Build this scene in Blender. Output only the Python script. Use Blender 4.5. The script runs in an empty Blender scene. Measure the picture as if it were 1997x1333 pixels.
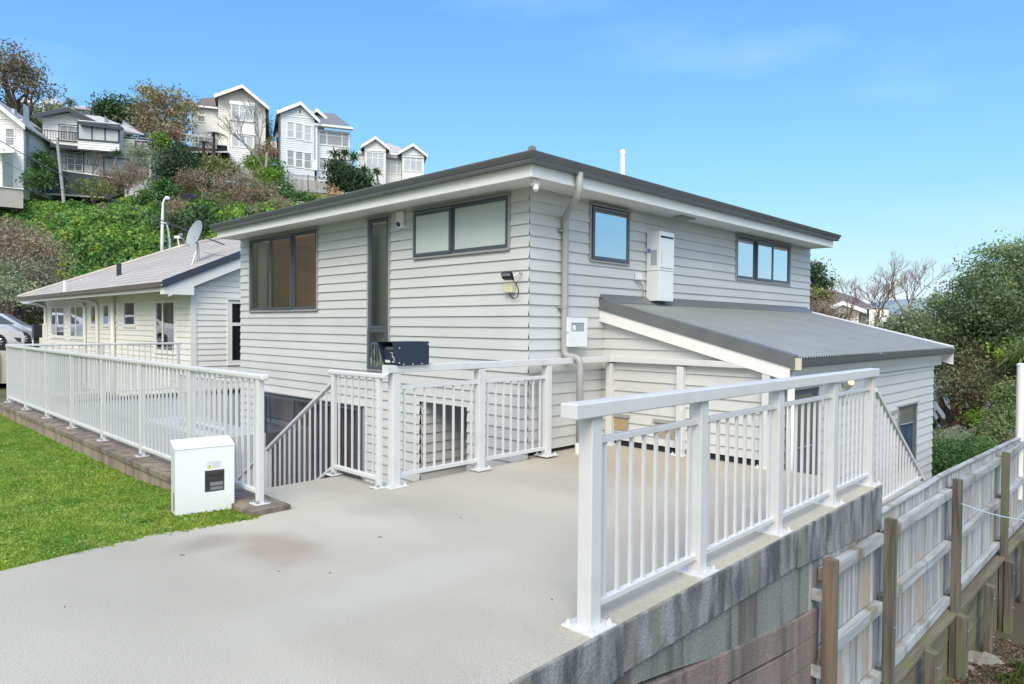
import bpy, math, random
import numpy as np
from mathutils import Vector, Matrix
random.seed(7); rng = np.random.default_rng(7)
S = bpy.context.scene
COL = S.collection
# ------------------------------------------------------------------ camera, sky, sun, exposure
# World axes: X runs along the right-hand facade of the house, Y along its left-hand facade, Z up, z=0 driveway.
F, PITCH, ROLL, YAW = 1353.07, 2.24543e-02, 7.79475e-03, 7.72433e-01
CAMZ = 1.55
cp, sp, cr, sr = math.cos(PITCH), math.sin(PITCH), math.cos(ROLL), math.sin(ROLL)
sa, ca = math.sin(YAW), math.cos(YAW)
Mc = (Matrix(((cr, -sr, 0), (sr, cr, 0), (0, 0, 1))) @ Matrix(((1, 0, 0), (0, cp, -sp), (0, sp, cp)))
      @ Matrix(((1, 0, 0), (0, 0, -1), (0, 1, 0))) @ Matrix(((sa, -ca, 0), (ca, sa, 0), (0, 0, 1))))
cam = bpy.data.objects.new("camera", bpy.data.cameras.new("camera")); COL.objects.link(cam)
r0, r1, r2 = Mc[0], Mc[1], Mc[2]
cam.matrix_world = Matrix(((r0[0], -r1[0], -r2[0], 0), (r0[1], -r1[1], -r2[1], 0), (r0[2], -r1[2], -r2[2], CAMZ), (0, 0, 0, 1)))
cam.data.sensor_width = 36; cam.data.lens = 36 * F / 1997
cam.data.clip_start = 0.05; cam.data.clip_end = 6000
S.camera = cam
SUN_DIR = Vector((-0.60, -0.40, 0.68)).normalized()      # towards the sun
el = math.asin(SUN_DIR.z); az = math.atan2(SUN_DIR.x, SUN_DIR.y)
W = bpy.data.worlds.new("World"); S.world = W; W.use_nodes = True
nt = W.node_tree; nt.nodes.clear()
N_ = nt.nodes.new; LK = nt.links.new
wo = N_('ShaderNodeOutputWorld'); bg = N_('ShaderNodeBackground'); sky = N_('ShaderNodeTexSky')
sky.sky_type = 'NISHITA'; sky.sun_disc = False
sky.sun_elevation = el; sky.sun_rotation = az
sky.air_density = 1.0; sky.dust_density = 0.25; sky.ozone_density = 2.6; sky.altitude = 50
hs = N_('ShaderNodeHueSaturation'); hs.inputs['Saturation'].default_value = 1.0; hs.inputs['Value'].default_value = 1.0
LK(sky.outputs[0], hs.inputs['Color'])
# photographic shoulder on the sky: each channel rolls off towards white as film does
sepc = N_('ShaderNodeSeparateColor'); cmb = N_('ShaderNodeCombineColor'); LK(hs.outputs[0], sepc.inputs[0])
for i, k in enumerate((.09, .27, 1.15)):
    m1 = N_('ShaderNodeMath'); m1.operation = 'MULTIPLY'; m1.inputs[1].default_value = -k
    m2 = N_('ShaderNodeMath'); m2.operation = 'EXPONENT'
    m3 = N_('ShaderNodeMath'); m3.operation = 'SUBTRACT'; m3.inputs[0].default_value = 1.0
    m4 = N_('ShaderNodeMath'); m4.operation = 'MULTIPLY'; m4.inputs[1].default_value = (6.6, 4.35, 4.3)[i]
    LK(sepc.outputs[i], m1.inputs[0]); LK(m1.outputs[0], m2.inputs[0]); LK(m2.outputs[0], m3.inputs[1]); LK(m3.outputs[0], m4.inputs[0]); LK(m4.outputs[0], cmb.inputs[i])
# thin high cloud
tc = N_('ShaderNodeTexCoord'); mp = N_('ShaderNodeMapping'); mp.inputs['Scale'].default_value = (1.2, 1.2, 4.0)
mp.inputs['Location'].default_value = (0.4, 0.9, 0.1)
nz = N_('ShaderNodeTexNoise'); nz.inputs['Scale'].default_value = 1.9; nz.inputs['Detail'].default_value = 7
rp = N_('ShaderNodeValToRGB'); rp.color_ramp.elements[0].position = .5; rp.color_ramp.elements[1].position = .9
rp.color_ramp.elements[1].color = (.35, .35, .35, 1)
mx = N_('ShaderNodeMixRGB'); mx.inputs['Color2'].default_value = (4.4, 4.75, 4.95, 1)
LK(tc.outputs['Generated'], mp.inputs[0]); LK(mp.outputs[0], nz.inputs['Vector']); LK(nz.outputs[0], rp.inputs[0])
LK(rp.outputs[0], mx.inputs['Fac']); LK(cmb.outputs[0], mx.inputs['Color1'])
# broken cool-white cloud, added out of view behind the viewer to fill the facades
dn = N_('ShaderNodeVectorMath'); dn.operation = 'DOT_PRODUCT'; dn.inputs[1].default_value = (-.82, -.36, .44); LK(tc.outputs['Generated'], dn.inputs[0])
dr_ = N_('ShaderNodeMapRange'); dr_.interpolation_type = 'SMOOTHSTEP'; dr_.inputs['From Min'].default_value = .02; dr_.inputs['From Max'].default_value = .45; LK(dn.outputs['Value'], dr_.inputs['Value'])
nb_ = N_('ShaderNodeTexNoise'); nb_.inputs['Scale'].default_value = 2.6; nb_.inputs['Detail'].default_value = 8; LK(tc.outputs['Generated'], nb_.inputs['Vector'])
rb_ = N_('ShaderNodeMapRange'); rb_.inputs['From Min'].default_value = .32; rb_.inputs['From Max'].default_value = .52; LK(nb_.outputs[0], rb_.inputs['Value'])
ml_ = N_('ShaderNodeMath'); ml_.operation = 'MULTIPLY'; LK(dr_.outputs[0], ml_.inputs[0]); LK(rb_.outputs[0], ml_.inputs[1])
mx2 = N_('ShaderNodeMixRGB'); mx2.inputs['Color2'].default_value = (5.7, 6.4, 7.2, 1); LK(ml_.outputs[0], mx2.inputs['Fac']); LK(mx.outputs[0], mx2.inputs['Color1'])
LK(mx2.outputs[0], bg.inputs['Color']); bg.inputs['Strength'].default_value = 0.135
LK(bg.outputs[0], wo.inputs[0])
sun = bpy.data.objects.new("sun", bpy.data.lights.new("sun", 'SUN')); COL.objects.link(sun)
sun.rotation_euler = SUN_DIR.to_track_quat('Z', 'Y').to_euler(); sun.location = (-20, 5, 20)
sun.data.energy = 1.6; sun.data.angle = math.radians(34); sun.data.color = (1.0, .885, .72)
S.view_settings.view_transform = 'Standard'; S.view_settings.look = 'None'
S.view_settings.exposure = 0.9; S.view_settings.gamma = 1
S.view_settings.use_curve_mapping = False

# ------------------------------------------------------------------ helpers
def at(px, py, d):
    """world point seen at photo pixel (px,py), d metres in front of the camera"""
    v = Mc.transposed() @ Vector(((px - 998.5) / F, (py - 666.5) / F, 1))
    return Vector((0, 0, CAMZ)) + v * d
def yaw2w(X, Y, z=0.0):
    return Vector((X * sa + Y * ca, -X * ca + Y * sa, z))
def tag(o, label=None, cat=None, group=None, kind=None):
    if label: o['label'] = label
    if cat:
        o['category'] = cat
        if not kind: o['kind'] = 'thing'
    if group: o['group'] = group
    if kind: o['kind'] = kind
    return o
def thing(name, label, cat, loc=(0, 0, 0), group=None):
    o = bpy.data.objects.new(name, None); COL.objects.link(o); o.location = loc
    o.empty_display_size = .2; o['org'] = tuple(loc)
    return tag(o, label, cat, group)
def org(o):
    while o.parent: o = o.parent
    return Vector(o['org']) if 'org' in o.keys() else Vector((0, 0, 0))
class MB:
    def __init__(s): s.v = []; s.f = []; s.r = []
    def quad(s, *p, r=None):
        b = len(s.v); s.v += [tuple(q) for q in p]; s.f.append(tuple(range(b, b + len(p))))
        s.r.append(random.random() if r is None else r)
    def hexa(s, c, r=None):          # 8 corners: bottom 4 ccw, top 4 ccw
        b = len(s.v); s.v += [tuple(q) for q in c]
        r = random.random() if r is None else r
        for f in ((3, 2, 1, 0), (4, 5, 6, 7), (0, 1, 5, 4), (1, 2, 6, 5), (2, 3, 7, 6), (3, 0, 4, 7)):
            s.f.append(tuple(b + i for i in f)); s.r.append(r)
    def box(s, x0, x1, y0, y1, z0, z1, r=None):
        x0, x1 = min(x0, x1), max(x0, x1); y0, y1 = min(y0, y1), max(y0, y1); z0, z1 = min(z0, z1), max(z0, z1)
        s.hexa([(x0, y0, z0), (x1, y0, z0), (x1, y1, z0), (x0, y1, z0), (x0, y0, z1), (x1, y0, z1), (x1, y1, z1), (x0, y1, z1)], r)
    def tube(s, pts, rad, n=8, caps=True, r=None):
        pts = [Vector(p) for p in pts]
        if not hasattr(rad, '__len__'): rad = [rad] * len(pts)
        r = random.random() if r is None else r
        b = len(s.v); up = None
        for i, p in enumerate(pts):
            d = (pts[min(i + 1, len(pts) - 1)] - pts[max(i - 1, 0)])
            d = d.normalized() if d.length > 1e-9 else Vector((0, 0, 1))
            if up is None:
                up = Vector((0, 0, 1)) if abs(d.z) < .9 else Vector((1, 0, 0))
            a = d.cross(up)
            if a.length < 1e-4: a = d.cross(Vector((1, .3, 0)))
            a.normalize(); c = a.cross(d).normalized(); up = c
            for k in range(n):
                t = 2 * math.pi * k / n
                s.v.append(tuple(p + (a * math.cos(t) + c * math.sin(t)) * rad[i]))
        for i in range(len(pts) - 1):
            for k in range(n):
                k2 = (k + 1) % n
                s.f.append((b + i * n + k, b + i * n + k2, b + (i + 1) * n + k2, b + (i + 1) * n + k)); s.r.append(r)
        if caps:
            s.f.append(tuple(b + k for k in range(n - 1, -1, -1))); s.r.append(r)
            e = b + (len(pts) - 1) * n
            s.f.append(tuple(e + k for k in range(n))); s.r.append(r)
    def sweep(s, prof, path, closed_prof=True):
        """prof: list of (out, z); path: list of (x,y); out is to the right-hand side of travel; mitred"""
        P = [Vector((p[0], p[1])) for p in path]; b = len(s.v); m = len(prof)
        for i, p in enumerate(P):
            d1 = (P[i] - P[i - 1]).normalized() if i > 0 else (P[1] - P[0]).normalized()
            d2 = (P[i + 1] - P[i]).normalized() if i < len(P) - 1 else d1
            n1 = Vector((d1.y, -d1.x)); n2 = Vector((d2.y, -d2.x))
            nn = (n1 + n2); nn = nn / nn.dot(n1)
            for o, z in prof: s.v.append((p.x + nn.x * o, p.y + nn.y * o, z))
        for i in range(len(P) - 1):
            for k in range(m if closed_prof else m - 1):
                k2 = (k + 1) % m
                s.f.append((b + i * m + k, b + i * m + k2, b + (i + 1) * m + k2, b + (i + 1) * m + k)); s.r.append(.5)
        if closed_prof:
            s.f.append(tuple(b + k for k in range(m))); s.r.append(.5)
            e = b + (len(P) - 1) * m; s.f.append(tuple(e + k for k in range(m - 1, -1, -1))); s.r.append(.5)
    def build(s, name, mat, parent=None, bevel=0, smooth=False, seg=2):
        me = bpy.data.meshes.new(name)
        o_ = org(parent) if parent else Vector((0, 0, 0))
        me.from_pydata([(v[0] - o_.x, v[1] - o_.y, v[2] - o_.z) for v in s.v], [], s.f)
        a = me.attributes.new('rnd', 'FLOAT', 'FACE'); a.data.foreach_set('value', s.r)
        me.materials.append(mat)
        if smooth: me.shade_smooth()
        me.update()
        o = bpy.data.objects.new(name, me); COL.objects.link(o)
        if parent: o.parent = parent
        if bevel:
            m = o.modifiers.new('bevel', 'BEVEL'); m.width = bevel; m.segments = seg; m.limit_method = 'ANGLE'; m.angle_limit = math.radians(40)
        return o
def solo(name, mb, mat, label, cat, loc=(0, 0, 0), group=None, **k):
    """a thing that is one mesh, its origin at loc"""
    class _P: parent = None
    me_o = mb.build(name, mat, None, **k)
    l = Vector(loc)
    me_o.data.transform(Matrix.Translation(-l)); me_o.location = l; me_o['org'] = tuple(loc)
    return tag(me_o, label, cat, group)
class Fr:       # a wall frame: s along the wall, z up, n outwards
    def __init__(f, O, Sx, Nn): f.O = Vector(O); f.S = Vector(Sx); f.N = Vector(Nn)
    def p(f, s, z, n=0.0):
        return Vector((f.O.x + f.S.x * s + f.N.x * n, f.O.y + f.S.y * s + f.N.y * n, f.O.z + z))
def fbox(mb, fr, s0, s1, z0, z1, n0, n1, r=None):
    mb.hexa([fr.p(s0, z0, n1), fr.p(s1, z0, n1), fr.p(s1, z0, n0), fr.p(s0, z0, n0),
             fr.p(s0, z1, n1), fr.p(s1, z1, n1), fr.p(s1, z1, n0), fr.p(s0, z1, n0)], r)
def clip(poly, hp):
    a, b, c = hp; out = []
    for i, p in enumerate(poly):
        q = poly[(i + 1) % len(poly)]
        dp = a * p[0] + b * p[1] - c; dq = a * q[0] + b * q[1] - c
        if dp <= 0: out.append(p)
        if (dp < 0 < dq) or (dq < 0 < dp):
            t = dp / (dp - dq); out.append((p[0] + (q[0] - p[0]) * t, p[1] + (q[1] - p[1]) * t))
    return out
def free(s0, s1, ops):
    seg = [(s0, s1)]
    for a, b in ops:
        n = []
        for x, y in seg:
            if b <= x or a >= y: n.append((x, y)); continue
            if a > x: n.append((x, a))
            if b < y: n.append((b, y))
        seg = n
    return seg
def siding(mb, fr, s0, s1, z0, z1, pitch, ops=(), zref=0.0, hps=(), out=0.020, wob=True):
    """weatherboards: every board leans out towards its lower edge"""
    k = math.floor((z0 - zref) / pitch) - 1
    while zref + k * pitch < z1:
        a, b = zref + k * pitch, zref + (k + 1) * pitch; k += 1
        if b <= z0: continue
        rr = random.random()
        cuts = sorted({max(a, z0), min(b, z1)} | {z for o in ops for z in (o[2], o[3]) if max(a, z0) < z < min(b, z1)})
        for c0, c1 in zip(cuts[:-1], cuts[1:]):
            if c1 - c0 < 1e-4: continue
            for x, y in free(s0, s1, [(o[0], o[1]) for o in ops if o[2] < c1 - 1e-5 and o[3] > c0 + 1e-5]):
                poly = [(x, c0), (y, c0), (y, c1), (x, c1)]
                for h in hps: poly = clip(poly, h) if poly else poly
                if len(poly) < 3: continue
                nf = lambda z: out * (1 - (z - a) / pitch) + 0.002
                mb.quad(*[fr.p(p[0], p[1], nf(p[1])) for p in poly], r=rr)
                if abs(c0 - a) < 1e-6:      # underside of the board
                    lo = sorted([p[0] for p in poly if abs(p[1] - c0) < 1e-6])
                    if len(lo) >= 2:
                        mb.quad(fr.p(lo[0], a, .002), fr.p(lo[-1], a, .002), fr.p(lo[-1], a, out + .002), fr.p(lo[0], a, out + .002), r=rr)
def cyl(mb, p0, p1, r, n=12): mb.tube([p0, p1], r, n)

# ------------------------------------------------------------------ materials
MATS = {}
def mat(name, col, rough=.6, col2=None, var=.0, scale=3, stretch=(1, 1, 1), bump=0, bscale=80, bstretch=(1, 1, 1), metal=0,
        spec=.5, rnd=0.0, speck=0.0, spscale=300, contrast=(.35, .65), trans=0, emit=0, detail=6, sub=0):
    m = bpy.data.materials.new(name); m.use_nodes = True; nt = m.node_tree
    b = nt.nodes['Principled BSDF']; n = nt.nodes.new; l = nt.links.new
    b.inputs['Roughness'].default_value = rough; b.inputs['Metallic'].default_value = metal
    b.inputs['Specular IOR Level'].default_value = spec
    tcn = n('ShaderNodeTexCoord')
    def noise(sc, st, det=detail):
        mpn = n('ShaderNodeMapping'); mpn.inputs['Scale'].default_value = st
        nn = n('ShaderNodeTexNoise'); nn.inputs['Scale'].default_value = sc; nn.inputs['Detail'].default_value = det
        l(tcn.outputs['Object'], mpn.inputs[0]); l(mpn.outputs[0], nn.inputs['Vector']); return nn.outputs[0]
    c1 = (*col, 1); c2 = (*(col2 if col2 else tuple(x * (1 - var) for x in col)), 1)
    rr = n('ShaderNodeValToRGB'); rr.color_ramp.elements[0].position = contrast[0]; rr.color_ramp.elements[1].position = contrast[1]
    rr.color_ramp.elements[0].color = c2; rr.color_ramp.elements[1].color = c1
    l(noise(scale, stretch), rr.inputs[0]); outc = rr.outputs[0]
    def mul(inp, facsock, lo, hi):
        mr = n('ShaderNodeMapRange'); mr.inputs['To Min'].default_value = lo; mr.inputs['To Max'].default_value = hi
        l(facsock, mr.inputs['Value'])
        vm = n('ShaderNodeVectorMath'); vm.operation = 'SCALE'; l(inp, vm.inputs[0]); l(mr.outputs[0], vm.inputs['Scale'])
        return vm.outputs[0]
    if rnd:
        at_ = n('ShaderNodeAttribute'); at_.attribute_name = 'rnd'
        outc = mul(outc, at_.outputs['Fac'], 1 - rnd, 1 + rnd)
    if speck:
        ns_ = noise(spscale, (1, 1, 1), 2); cr_ = n('ShaderNodeMapRange'); cr_.inputs['From Min'].default_value = .3; cr_.inputs['From Max'].default_value = .7
        l(ns_, cr_.inputs['Value']); outc = mul(outc, cr_.outputs[0], 1 - speck, 1 + speck)
    l(outc, b.inputs['Base Color'])
    if bump:
        bp = n('ShaderNodeBump'); bp.inputs['Strength'].default_value = bump; bp.inputs['Distance'].default_value = .01
        l(noise(bscale, bstretch, 4), bp.inputs['Height']); l(bp.outputs[0], b.inputs['Normal'])
    if sub:
        b.inputs['Transmission Weight'].default_value = 0
    if emit:
        l(outc, b.inputs['Emission Color']); b.inputs['Emission Strength'].default_value = emit
    MATS[name] = m
    return m
def leafmat(name, a, b, c=None, scale=.5, trans=.25, rnd=.45, rough=.5):
    """leaf colours vary per leaf and in large patches; thin leaves let some light through"""
    m = mat(name, a, rough, col2=b, scale=scale, rnd=rnd, spec=.35, contrast=(.38, .62), detail=4)
    nt = m.node_tree; p = nt.nodes['Principled BSDF']; out = nt.nodes['Material Output']
    src = p.inputs['Base Color'].links[0].from_socket
    if c:
        tcn = nt.nodes.new('ShaderNodeTexCoord'); nn = nt.nodes.new('ShaderNodeTexNoise'); nn.inputs['Scale'].default_value = scale * 2.3
        nt.links.new(tcn.outputs['Object'], nn.inputs['Vector'])
        rr = nt.nodes.new('ShaderNodeValToRGB'); rr.color_ramp.elements[0].position = .55; rr.color_ramp.elements[1].position = .66
        nt.links.new(nn.outputs[0], rr.inputs[0])
        mm = nt.nodes.new('ShaderNodeMixRGB'); nt.links.new(rr.outputs[0], mm.inputs[0]); nt.links.new(src, mm.inputs[1])
        mm.inputs[2].default_value = (*c, 1); src = mm.outputs[0]; nt.links.new(src, p.inputs['Base Color'])
    t = nt.nodes.new('ShaderNodeBsdfTranslucent'); ms = nt.nodes.new('ShaderNodeMixShader'); ms.inputs[0].default_value = trans
    nt.links.new(src, t.inputs['Color']); nt.links.new(p.outputs[0], ms.inputs[1]); nt.links.new(t.outputs[0], ms.inputs[2])
    nt.links.new(ms.outputs[0], out.inputs[0])
    return m
def glassmat(name, tint=(.8, .85, .85), refl=.12, rough=.0, wob=0.02):
    m = bpy.data.materials.new(name); m.use_nodes = True; nt = m.node_tree; nt.nodes.clear()
    o = nt.nodes.new('ShaderNodeOutputMaterial'); g = nt.nodes.new('ShaderNodeBsdfGlossy'); t = nt.nodes.new('ShaderNodeBsdfTransparent')
    ms = nt.nodes.new('ShaderNodeMixShader'); fr = nt.nodes.new('ShaderNodeFresnel'); fr.inputs[0].default_value = 1.5
    ad = nt.nodes.new('ShaderNodeMath'); ad.operation = 'MULTIPLY_ADD'; ad.inputs[1].default_value = 1.6; ad.inputs[2].default_value = refl
    ad.use_clamp = True
    tcn = nt.nodes.new('ShaderNodeTexCoord'); nn = nt.nodes.new('ShaderNodeTexNoise'); nn.inputs['Scale'].default_value = 3
    bp = nt.nodes.new('ShaderNodeBump'); bp.inputs['Strength'].default_value = wob; bp.inputs['Distance'].default_value = .05
    nt.links.new(tcn.outputs['Object'], nn.inputs['Vector']); nt.links.new(nn.outputs[0], bp.inputs['Height']); nt.links.new(bp.outputs[0], g.inputs['Normal'])
    g.inputs['Color'].default_value = (.95, .97, 1, 1); g.inputs['Roughness'].default_value = rough
    t.inputs['Color'].default_value = (*tint, 1)
    nt.links.new(fr.outputs[0], ad.inputs[0]); nt.links.new(ad.outputs[0], ms.inputs[0])
    nt.links.new(t.outputs[0], ms.inputs[1]); nt.links.new(g.outputs[0], ms.inputs[2]); nt.links.new(ms.outputs[0], o.inputs[0])
    return m

M_side = mat('weatherboard_paint', (.585, .592, .575), .55, var=.07, scale=1.2, rnd=.035, bump=.12, bscale=60, bstretch=(.3, .3, 6))
M_white = mat('white_paint', (.82, .815, .79), .45, var=.04, scale=2, bump=.05, bscale=90)
M_rail = mat('white_powdercoat', (.635, .64, .64), .35, col2=(.575, .575, .565), scale=6, contrast=(.2, .5), bump=.04, bscale=120)
M_gut = mat('grey_steel_gutter', (.17, .18, .185), .4, var=.12, scale=4, metal=.2)
M_alu = mat('slate_blue_aluminium', (.105, .125, .15), .38, var=.08, scale=5, metal=.25)
M_trimgrey = mat('grey_window_flashing', (.33, .33, .32), .5, var=.05)
M_pipe = mat('grey_pvc_pipe', (.36, .36, .36), .4, var=.06, scale=3)
M_roofc = mat('corrugated_steel', (.25, .275, .265), .40, var=.12, scale=1.5, metal=.15, bump=.05, bscale=40)
M_black = mat('black_plastic', (.015, .015, .018), .4)
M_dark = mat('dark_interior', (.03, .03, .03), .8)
M_room = mat('interior_plaster', (.42, .40, .35), .8, var=.1)
M_curtain = mat('pale_blind', (.62, .64, .58), .8, var=.08, scale=10, stretch=(6, 6, .3))
M_frost = mat('frosted_glass', (.56, .64, .60), .25, var=.10, scale=1.5, spec=.6)
M_glass = glassmat('window_glass', (.95, .97, .95), .30)
M_glass2 = glassmat('coated_window_glass', (.6, .65, .66), .60)
M_dglass = glassmat('door_glass', (.85, .8, .78), .02)
M_cream = mat('cream_boxes', (.62, .58, .44), .5)
M_white_e = mat('white_enamel', (.78, .80, .81), .3, var=.03, scale=2)
M_clear = mat('clear_cover', (.30, .33, .36), .15)
M_navy = mat('dark_blue_powdercoat', (.022, .036, .062), .38, var=.2, scale=60, bump=.05, bscale=200)
M_steel = mat('galvanised_steel', (.45, .47, .48), .4, metal=.7, var=.15)
M_nail = mat('screw_heads', (.5, .5, .5), .4, metal=.6)
M_conc = mat('driveway_concrete', (.46, .435, .395), .85, col2=(.35, .33, .30), scale=1.3, contrast=(.25, .62), speck=.28, spscale=160, bump=.5, bscale=220)

# ------------------------------------------------------------------ ground, driveway, patio, road, hill
def ss(x, a, b):
    t = np.clip((np.asarray(x, float) - a) / (b - a), 0, 1); return t * t * (3 - 2 * t)
_ph = rng.uniform(0, 6.28, (24, 2)); _dr = rng.normal(size=(24, 2)); _fr = np.repeat([.12, .25, .5, 1.0], 6)
def lump(x, y):
    z = 0
    for i in range(24):
        d = _dr[i] / np.linalg.norm(_dr[i]); z = z + np.sin((x * d[0] + y * d[1]) * _fr[i] * 2.4 + _ph[i, 0]) / (_fr[i] * 8 + .6)
    return z * .35
def grid(name, xs, ys, zf, m, tf=None):
    xs = np.asarray(xs, float); ys = np.asarray(ys, float)
    X, Y = np.meshgrid(xs, ys); Z = zf(X, Y)
    if tf:
        V = np.stack([X * sa + Y * ca, -X * ca + Y * sa, Z], -1).reshape(-1, 3)
    else: V = np.stack([X, Y, Z], -1).reshape(-1, 3)
    nx, ny = len(xs), len(ys)
    f = [(j * nx + i, j * nx + i + 1, (j + 1) * nx + i + 1, (j + 1) * nx + i) for j in range(ny - 1) for i in range(nx - 1)]
    me = bpy.data.meshes.new(name); me.from_pydata(V.tolist(), [], f); me.materials.append(m); me.shade_smooth()
    o = bpy.data.objects.new(name, me); COL.objects.link(o); return tag(o, kind='structure')
M_soil = mat('mossy_soil', (.10, .13, .045), .95, col2=(.085, .06, .04), scale=2.2, contrast=(.42, .58), speck=.35, spscale=60, bump=.8, bscale=30)
M_hill = mat('hill_soil', (.07, .085, .035), .95, col2=(.08, .06, .04), scale=.3, bump=.5, bscale=4)
M_patio = mat('patio_paving', (.30, .29, .28), .8, var=.15, scale=2, speck=.15, spscale=60)
M_road = mat('asphalt', (.06, .06, .062), .9, speck=.3, spscale=60)
def gz(u, v):
    z = -2.88 - .14 * (np.clip(u, -20, 27) - 10.4)
    z2 = -2.0 - .05 * np.clip(u - 8, -3, 45)
    z = np.where(v > 2.13, z2, z)
    z = z * (1 - ss(v, 15.85, 17)) + (-.7) * ss(v, 15.85, 17) * (1 - ss(u, 14, 50)) + z * ss(v, 15.85, 17) * ss(u, 14, 50)
    return z + np.where((u > 9) & (v < 2.13), .05, .02) * lump(u * 3, v * 3)
us = np.concatenate([[-700, -300, -100, -50], np.arange(-20, 5, 2.5), np.arange(5, 22, .3), np.arange(22, 60, 3), [80, 120, 200, 400, 800, 1500, 3000]])
vs = np.concatenate([[-3000, -1500, -600, -200, -80, -40, -20, -10, -5], np.arange(-3, 2, .3), [2.0, 2.12, 2.14, 2.4], np.arange(3, 18, 1), np.arange(20, 60, 4), [80, 150, 400, 900, 3000]])
grid('ground', us, vs, gz, M_soil)
# driveway slab and landing
M_drive = mat('exposed_aggregate_concrete', (.49, .458, .372), .9, col2=(.37, .345, .28), scale=.75, stretch=(1.0, .4, 1), contrast=(.28, .66), detail=9, speck=.17, spscale=120, bump=.3, bscale=190)
def stain(m, centre, rad, col, amt):
    nt = m.node_tree; b = nt.nodes['Principled BSDF']; src = b.inputs['Base Color'].links[0].from_socket
    n = nt.nodes.new; l = nt.links.new
    t = n('ShaderNodeTexCoord'); mp = n('ShaderNodeMapping'); mp.vector_type = 'TEXTURE'
    mp.inputs['Location'].default_value = (*centre, 0); mp.inputs['Scale'].default_value = (*rad, 1)
    nz = n('ShaderNodeTexNoise'); nz.inputs['Scale'].default_value = 3; nz.inputs['Detail'].default_value = 6
    add = n('ShaderNodeVectorMath'); add.operation = 'MULTIPLY_ADD'; add.inputs[1].default_value = (.9, .9, 0)
    l(t.outputs['Object'], mp.inputs[0]); l(t.outputs['Object'], nz.inputs['Vector'])
    l(nz.outputs['Color'], add.inputs[0]); l(mp.outputs[0], add.inputs[2])
    off = n('ShaderNodeVectorMath'); off.operation = 'SUBTRACT'; off.inputs[1].default_value = (.45, .45, 0); l(add.outputs[0], off.inputs[0])
    ml = n('ShaderNodeVectorMath'); ml.operation = 'MULTIPLY'; ml.inputs[1].default_value = (1, 1, 0); l(off.outputs[0], ml.inputs[0])
    ln = n('ShaderNodeVectorMath'); ln.operation = 'LENGTH'; l(ml.outputs[0], ln.inputs[0])
    mr = n('ShaderNodeMapRange'); mr.interpolation_type = 'SMOOTHSTEP'; mr.inputs['From Min'].default_value = .25; mr.inputs['From Max'].default_value = 1.1
    mr.inputs['To Min'].default_value = amt; mr.inputs['To Max'].default_value = 0; l(ln.outputs['Value'], mr.inputs['Value'])
    mm = n('ShaderNodeMixRGB'); l(mr.outputs[0], mm.inputs[0]); l(src, mm.inputs[1]); mm.inputs[2].default_value = (*col, 1)
    l(mm.outputs[0], b.inputs['Base Color'])
stain(M_drive, (2.3, 4.5), (.34, .55), (.27, .19, .14), .55)
stain(M_drive, (2.0, 4.95), (.30, .22), (.22, .18, .15), .5)
stain(M_drive, (6.6, 4.4), (1.3, 1.3), (.40, .32, .23), .55)
stain(M_drive, (4.9, 2.6), (1.0, .5), (.44, .37, .29), .5)
stain(M_drive, (3.4, 4.9), (.35, .3), (.33, .31, .27), .35)
stain(M_drive, (4.6, 3.0), (1.6, .35), (.44, .37, .30), .4)
stain(M_drive, (2.6, 3.4), (1.3, .35), (.53, .51, .455), .3)
stain(M_drive, (5.2, 4.9), (.8, .3), (.38, .35, .29), .3)
EDGE = lambda u: 2.068 + (u - 2.14) * .0145
mb = MB()
def prism(mb, poly, z0, z1):
    n = len(poly)
    mb.quad(*[(p[0], p[1], z1) for p in poly], r=.5); mb.quad(*[(p[0], p[1], z0) for p in reversed(poly)], r=.5)
    for i in range(n):
        a, b = poly[i], poly[(i + 1) % n]
        mb.quad((a[0], a[1], z0), (b[0], b[1], z0), (b[0], b[1], z1), (a[0], a[1], z1), r=.5)
e = .012
prism(mb, [(-9, EDGE(-9) + .16), (7.5, EDGE(7.5) + .16), (7.5, 5.62), (6.03, 5.62), (6.03, 5.50), (3.93, 5.50), (2.85, 5.46), (2.49, 5.31), (1.81, 5.43), (.85, 5.27), (-9, 5.2)], -.35, 0)
drive = tag(mb.build('driveway', M_drive, bevel=.012), kind='structure')
mb = MB(); prism(mb, [(2.86, 5.485), (3.92, 5.525), (3.92, 6.25), (2.86, 6.25)], -.3, -.006)
tag(mb.build('path', M_drive, bevel=.01), kind='structure')
# steps down to the patio behind the landing, and steps beyond the end of the deck
mb = MB()
for i in range(10):
    z = -.18 * (i + 1); mb.box(2.86, 3.78, 6.25 + i * .29, 6.25 + (i + 1) * .29 + .001, -1.85, z)
tag(mb.build('concrete_steps', M_conc), kind='structure')
mb = MB()
for i in range(7):
    z = -.17 * (i + 1); mb.box(7.5 + i * .27, 7.5 + (i + 1) * .27 + .001, 2.35, 3.2, -1.6, z)
mb.box(9.4, 14, 2.35, 3.2, -1.6, -1.22)
tag(mb.build('side_steps', M_conc), kind='structure')
mb = MB(); mb.box(2.86, 6.1, 5.5, 15.8, -1.95, -1.8)
tag(mb.build('patio', M_patio), kind='structure')
mb = MB(); mb.box(3.9, 6.02, 5.35, 5.495, -1.8, -.352); mb.box(7.38, 7.49, 2.25, 5.6, -2.2, -.352)
tag(mb.build('deck_foundation', M_conc), kind='structure')
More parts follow.
